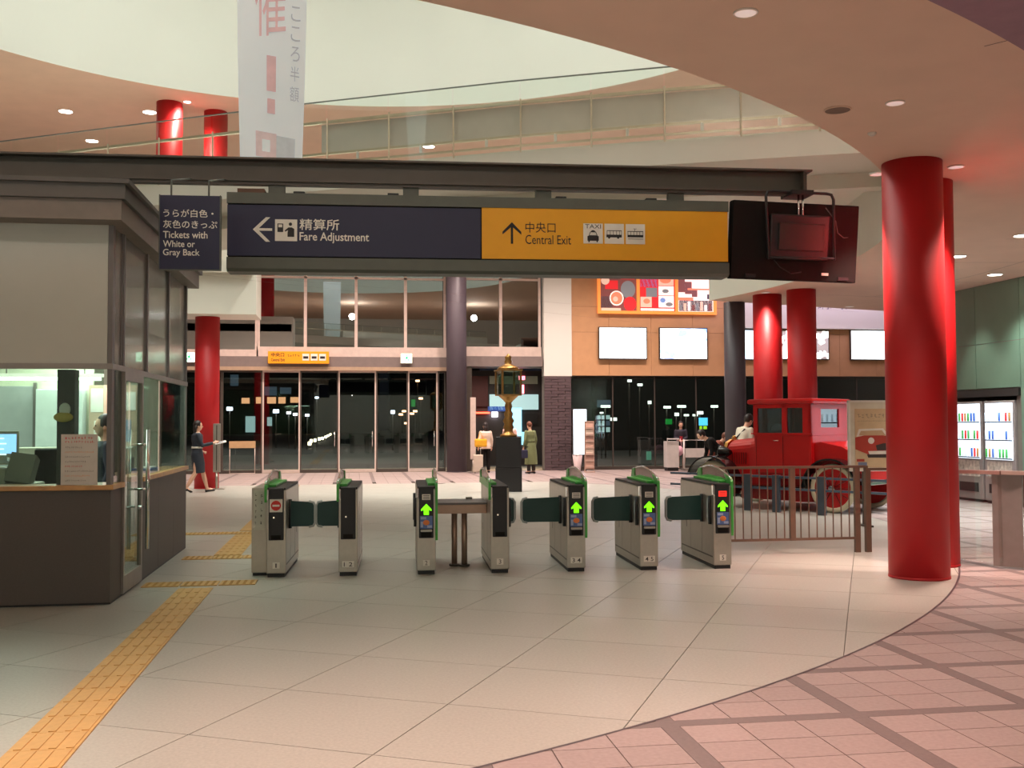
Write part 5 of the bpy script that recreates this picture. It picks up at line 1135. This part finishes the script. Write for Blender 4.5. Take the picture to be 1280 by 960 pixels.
# ================================================================ PEOPLE
SKIN = mat('skin', (224, 176, 150), .5, amp=.03)
HAIR = mat('dark_hair', (34, 24, 22), .5); HAIRB = mat('brown_hair', (106, 58, 38), .5)
def person(label, loc, rz, h, J=None, bend=0, top=None, legs=None, shoes=None, hair=HAIR, hairlen=.0, voxel=.013, held=None, sit=False, headtilt=0):
    t = thing('person', label, 'person', loc, rz); k = h/1.65; t.scale = (k, k, k)
    P = dict(hipL=(-.09, 0, .88), hipR=(.09, 0, .88), kneL=(-.10, .02, .48), kneR=(.10, .02, .48), ankL=(-.10, -.01, .09), ankR=(.10, -.01, .09), toeL=(-.11, .13, .035), toeR=(.11, .13, .035),
             shL=(-.165, 0, 1.34), shR=(.165, 0, 1.34), elL=(-.22, -.02, 1.08), elR=(.22, -.02, 1.08), wrL=(-.23, .05, .85), wrR=(.23, .05, .85))
    P.update(J or {})
    hz = .92
    def T(p):
        p = Vector(p)
        if p.z <= hz and not sit: return p
        a = bend*min(1, max(0, (p.z-hz)/.2)) ; q = p-Vector((0, 0, hz)); c, s_ = math.cos(a), math.sin(a)
        return Vector((q.x, q.y*c+q.z*s_, q.z*c-q.y*s_))+Vector((0, 0, hz))
    V = {n_: Vector(p) for n_, p in P.items()}
    for n_ in ('shL', 'shR'): V[n_] = T(V[n_])
    if not J or 'elL' not in J: V['elL'] = V['elL']+(V['shL']-Vector(P['shL']))
    if not J or 'elR' not in J: V['elR'] = V['elR']+(V['shR']-Vector(P['shR']))
    if not J or 'wrL' not in J: V['wrL'] = V['wrL']+(V['shL']-Vector(P['shL']))
    if not J or 'wrR' not in J: V['wrR'] = V['wrR']+(V['shR']-Vector(P['shR']))
    m = MB()
    def torso(mm, zs, rs, el):
        mm.tube([T((0, 0, z)) for z in zs], rs, 16, ell=el)
    torso(m, (.82, .90, 1.02, 1.12, 1.24, 1.34, 1.39), (.14, .165, .135, .13, .155, .15, .07), (.7, .72, .72, .72, .68, .6, .9))
    m.tube([T((0, 0, 1.36)), T((0, .005, 1.44)), T((0, .01, 1.48))], [.055, .05, .05], 12)
    for s_ in 'LR':
        m.tube([V['hip'+s_], (V['hip'+s_]+V['kne'+s_])/2, V['kne'+s_], (V['kne'+s_]*.65+V['ank'+s_]*.35), V['ank'+s_]], [.088, .075, .052, .055, .034], 12)
        m.ball(V['ank'+s_], .04, 8, 6); m.tube([V['ank'+s_]+Vector((0, -.03, -.04)), (V['ank'+s_]+V['toe'+s_])/2+Vector((0, 0, -.0)), V['toe'+s_]], [.035, .037, .026], 10)
        m.ball(V['sh'+s_], .05, 10, 8); m.tube([V['sh'+s_], (V['sh'+s_]+V['el'+s_])/2, V['el'+s_], (V['el'+s_]*.6+V['wr'+s_]*.4), V['wr'+s_]], [.047, .042, .034, .034, .024], 10); m.ball(V['el'+s_], .034, 8, 6)
        d = (V['wr'+s_]-V['el'+s_]).normalized(); sd = -1 if s_ == 'L' else 1
        side = d.cross(Vector((sd, .2, 0))).normalized()
        pal = V['wr'+s_]+d*.05; m.tube([V['wr'+s_], pal, V['wr'+s_]+d*.085], [.024, .034, .03], 10, ell=[.7, .5, .5])
        nn = d.cross(side).normalized()
        for q, (o_, l_) in enumerate(((-.025, .055), (-.009, .066), (.009, .062), (.025, .048))):
            b0 = V['wr'+s_]+d*.08+side*o_; m.tube([b0, b0+d*l_*.5, b0+d*l_*.85+nn*.018], [.0095, .009, .007], 6)
        th = V['wr'+s_]+d*.03+side*(-.026); m.tube([th, th+d*.03-side*.022, th+d*.055-side*.024], [.012, .010, .008], 6)
    hc = T((0, .02, 1.555))
    def H(p): return hc+Euler((-(bend*.6+headtilt), 0, 0)).to_matrix()@Vector(p)
    hd = MB(); hd.ball((0, 0, .012), (.074, .092, .105), 18, 12); hd.ball((0, .025, -.05), (.055, .06, .062), 14, 10); hd.tube([(0, .085, .01), (0, .108, -.025), (0, .09, -.035)], [.008, .014, .008], 8)
    for s_ in (-1, 1): hd.ball((s_*.075, -.005, -.01), (.012, .018, .03), 8, 6)
    hd.v = [tuple(H(v)) for v in hd.v]; m.add(hd.v, hd.f, True)
    m.build('body', SKIN, t, remesh=voxel)
    for s_ in (-1, 1): MB().ball(H((s_*.030, .088, .008)), (.011, .006, .007), 8, 6).build('eye', M_ink, t)
    MB().ball(H((0, .087, -.060)), (.022, .006, .006), 8, 6).build('mouth', mat('lips', (176, 84, 78), .5), t)
    hr = MB(); hr.ball((0, -.018, .030), (.086, .098, .108), 18, 12); hr.v = [(x, y, z) if not (y > .045 and z < .075) else (x*.9, .045, max(z, .0)) for x, y, z in hr.v]
    if hairlen:
        hr.tube([(0, -.04, .02), (0, -.07, -.06), (0, -.065, -.10-hairlen)], [.085, .08, .055], 14, ell=[.6, .6, .5])
    hr.v = [tuple(H(v)) for v in hr.v]; hr.build('hair', hair, t)
    if top:
        mt, bot, fl, slv = top['m'], top.get('bot', .84), top.get('flare', 0), top.get('sleeve', 1)
        c = MB(); zs = [bot, .90, 1.02, 1.12, 1.24, 1.345, 1.40] if bot > .8 else [bot, (bot+.9)/2, .90, 1.02, 1.12, 1.24, 1.345, 1.40]
        rs = [.185+fl, .182+fl*.5, .152, .15, .175, .168, .075] if bot > .8 else [.19+fl, .185+fl*.7, .18, .155, .155, .178, .170, .075]
        c.tube([T((0, 0, z)) if z > .8 else Vector((0, 0, z)) for z in zs], rs, 18, ell=[.76]*(len(zs)-1)+[.9])
        for s_ in 'LR':
            a, b_, e = V['sh'+s_], V['el'+s_], V['wr'+s_]
            c.ball(a, .064, 10, 8)
            if slv: c.tube([a, (a+b_)/2, b_, b_+(e-b_)*.5, b_+(e-b_)*.93], [.062, .056, .048, .044, .036], 12); c.ball(b_, .048, 8, 6)
            else: c.tube([a, a+(b_-a)*.65], [.062, .058], 12)
        c.build(top.get('name', 'jacket'), mt, t, remesh=.016, smooth_iter=2)
    if legs:
        c = MB()
        if legs['kind'] == 'trousers':
            c.tube([(0, 0, .80), (0, 0, .88), (0, 0, 1.0)], [.16, .178, .15], 16, ell=[.75]*3)
            for s_ in 'LR': c.tube([V['hip'+s_], (V['hip'+s_]+V['kne'+s_])/2, V['kne'+s_], V['ank'+s_]+Vector((0, 0, .0))], [.10, .088, .07, .06], 12); c.ball(V['kne'+s_], .07, 8, 6)
        else:
            z = legs.get('z', .45); kn = (V['kneL']+V['kneR'])/2
            c.tube([(kn.x, kn.y, z), (kn.x*.6, kn.y*.6, (z+.88)/2), (0, 0, .88), (0, 0, 1.0)], [legs.get('r', .19), .185, .178, .15], 18, ell=[.8]*4)
        c.build(legs['kind'] if legs['kind'] == 'trousers' else 'skirt', legs['m'], t, remesh=.016, smooth_iter=1)
    for s_ in 'LR':
        c = MB().tube([V['ank'+s_]+Vector((0, -.045, -.055)), V['ank'+s_]+Vector((0, .03, -.045)), V['toe'+s_], V['toe'+s_]+Vector((0, .035, -.006))], [.042, .043, .034, .018], 10, ell=[.8]*4); c.build('shoe', shoes or M_black, t)
    return t, V, T
navy_u = mat('uniform_navy', (38, 46, 58), .7); wsh = mat('white_shirt', (222, 214, 196), .7)
# uniformed woman, walking, facing right (+X)
wp = PZ(246, 616)
t, V, T = person('woman in a dark uniform with white belt walking, holding out a white paper', (wp.x, wp.y, 0), -1.35, 1.66,
    J=dict(kneL=(-.08, .14, .47), ankL=(-.09, .24, .09), toeL=(-.09, .38, .05), kneR=(.08, -.04, .47), ankR=(.08, -.24, .13), toeR=(.09, -.14, .035), elR=(.20, .10, 1.10), wrR=(.14, .36, 1.16), elL=(-.24, -.06, 1.10), wrL=(-.20, .12, .98)),
    top=dict(m=navy_u, bot=.90, name='jacket'), legs=dict(kind='skirt', m=navy_u, z=.46, r=.165), hairlen=.10)
MB().tube([(0, 0, 1.035), (0, 0, 1.075)], [.165, .165], 20, ell=[.78, .78]).build('belt', M_signw, t); MB().tube([(0, .0, 1.37), (0, .0, 1.40)], [.09, .07], 14).build('collar', M_signw, t)
pa = thing('paper_sheet', 'white paper sheet held out by the uniformed woman', 'paper', (wp.x+.50, wp.y+.02, 1.17), -1.35); B(-.09, .09, -.10, .16, 0, .006, rot=(.25, .2, 0)).build('sheet', M_paper, pa); B(-.06, .06, -.06, .10, .008, .009, rot=(.25, .2, 0), piv=(0, .03, .003)).build('print', mat('grey_print', (150, 150, 155), .6), pa)
# woman with yellow bag
t, V, T = person('woman in a pale top seen from behind with a yellow shoulder bag', (4.28, 33.5, 0), .2, 1.60, top=dict(m=mat('pale_top', (226, 206, 190), .7), bot=.80, name='top'), legs=dict(kind='trousers', m=M_blackm), hairlen=.16)
yb = thing('shoulder_bag', 'bright yellow shoulder bag on the back of the pale-topped woman', 'bag', (4.13, 33.24, .84), .2); B(-.24, .16, -.08, .08, 0, .26, bev=.05).build('bag_body', mat('yellow_bag', (236, 176, 40), .5), yb); MB().tube([(-.14, 0, .24), (-.05, .05, .50), (.06, 0, .24)], .012, 6).build('strap', MATS['yellow_bag'], yb)
sc = thing('suitcase', 'pale upright suitcase beside the woman with the yellow bag', 'suitcase', (3.99, 33.1, 0)); B(-.15, .15, -.1, .1, .05, .60, bev=.03).build('shell', mat('pale_case2', (206, 192, 176), .5), sc); MB().tube([(-.08, 0, .60), (-.08, 0, .80), (.08, 0, .80), (.08, 0, .60)], .01, 6).build('handle', M_steel, sc)
for x in (-.1, .1): MB().tube([(x-.01, 0, .025), (x+.01, 0, .025)], .025, 10).build('wheel', M_black, sc)
# pinkish shirt person behind the lantern
person('person in a pale pink shirt standing behind the bronze lantern', (5.18, 34.2, 0), 2.9, 1.68, top=dict(m=mat('pale_pink', (230, 190, 176), .7), bot=.84, name='shirt'), legs=dict(kind='trousers', m=M_blackm))
# green coat
t, V, T = person('woman in a long green coat with brown hair seen from behind', (5.62, 32.6, 0), .5, 1.62, bend=.10, top=dict(m=mat('olive_coat', (112, 122, 82), .8), bot=.30, flare=.045, name='coat'), legs=dict(kind='trousers', m=M_dark), hair=HAIRB, headtilt=.35)
MB().tube([T((0, 0, 1.02)), T((0, 0, 1.05))], [.165, .165], 18, ell=[.8, .8]).build('coat_belt', mat('coat_belt', (86, 96, 62), .8), t)
hb = thing('handbag', 'dark navy handbag hanging beside the woman in the green coat', 'bag', (5.34, 32.35, .50)); B(-.13, .13, -.06, .06, 0, .26, bev=.03).build('bag_body', mat('navy_bag', (34, 38, 66), .5), hb); MB().tube([(-.09, 0, .25), (0, 0, .45), (.09, 0, .25)], .01, 6).build('strap', MATS['navy_bag'], hb)
# woman with pink bag
t, V, T = person('dark-haired woman in navy cardigan over red top holding a pink bag', (PY(851, 560, 34.3).x, 34.3, 0), PI-.2, 1.62, J=dict(elR=(.2, .05, 1.1), wrR=(.08, .22, 1.02), elL=(-.2, .05, 1.1), wrL=(-.06, .22, 1.02)), top=dict(m=mat('navy_cardigan', (36, 32, 46), .7), bot=.78, name='cardigan'), legs=dict(kind='skirt', m=M_blackm, z=.5), bend=.06, headtilt=.2)
B(-.05, .05, .10, .135, .95, 1.33, bev=.01).build('red_top', mat('red_top', (160, 24, 40), .7), t)
pbg = thing('carrier_bag', 'pale pink rounded bag held by the woman in navy cardigan', 'bag', (PY(849, 560, 33.85).x, 33.85, .48)); MB().ball((0, 0, .17), (.15, .10, .17), 16, 10).build('bag_body', mat('pink_bag', (232, 180, 196), .6), pbg); MB().tube([(-.08, 0, .32), (-.05, .02, .58)], .008, 6).tube([(.08, 0, .32), (.05, .02, .58)], .008, 6).build('handle', MATS['pink_bag'], pbg)
# man in white shirt leaning, strap bag
p = PZ(926, 600, 0)
mp = (8.85, 24.0, 0)
t, V, T = person('man in a white striped shirt with a black shoulder strap bending forward', (PY(924, 560, 21.4).x, 21.4, 0), -1.2, 1.80, bend=.38, top=dict(m=wsh, bot=.82, name='shirt'), legs=dict(kind='trousers', m=M_dark), headtilt=.3)
MB().tube([T((.12, .13, 1.36)), T((.0, .14, 1.2)), T((-.14, .08, 1.02))], .018, 6).tube([T((.12, .13, 1.36)), T((.10, -.10, 1.32)), T((-.10, -.12, 1.05))], .018, 6).build('shoulder_strap', M_black, t)
t, V, T = person('person in a black jacket bending low left of the man in the white shirt', (PY(901, 560, 22.9).x, 22.9, 0), 1.5, 1.60, bend=.80, top=dict(m=M_blackm, bot=.82, name='jacket'), legs=dict(kind='trousers', m=M_dark), headtilt=.1)
t, V, T = person('brown-haired person in a rust top crouched over the car bonnet side', (PY(889, 560, 23.6).x, 23.6, 0), PI+1.1, 1.45, bend=.62, top=dict(m=mat('rust_top', (140, 66, 46), .7), bot=.82, name='top'), legs=dict(kind='trousers', m=M_dark), hair=HAIRB)
# office staff member
t, V, T = person('staff member in dark navy jacket and cap standing inside the ticket office', (-2.62, 11.75, .02), 1.9, 1.66, top=dict(m=mat('staff_navy', (30, 40, 56), .7), bot=.84, name='jacket'), legs=dict(kind='trousers', m=mat('staff_trousers', (30, 34, 44), .7)))
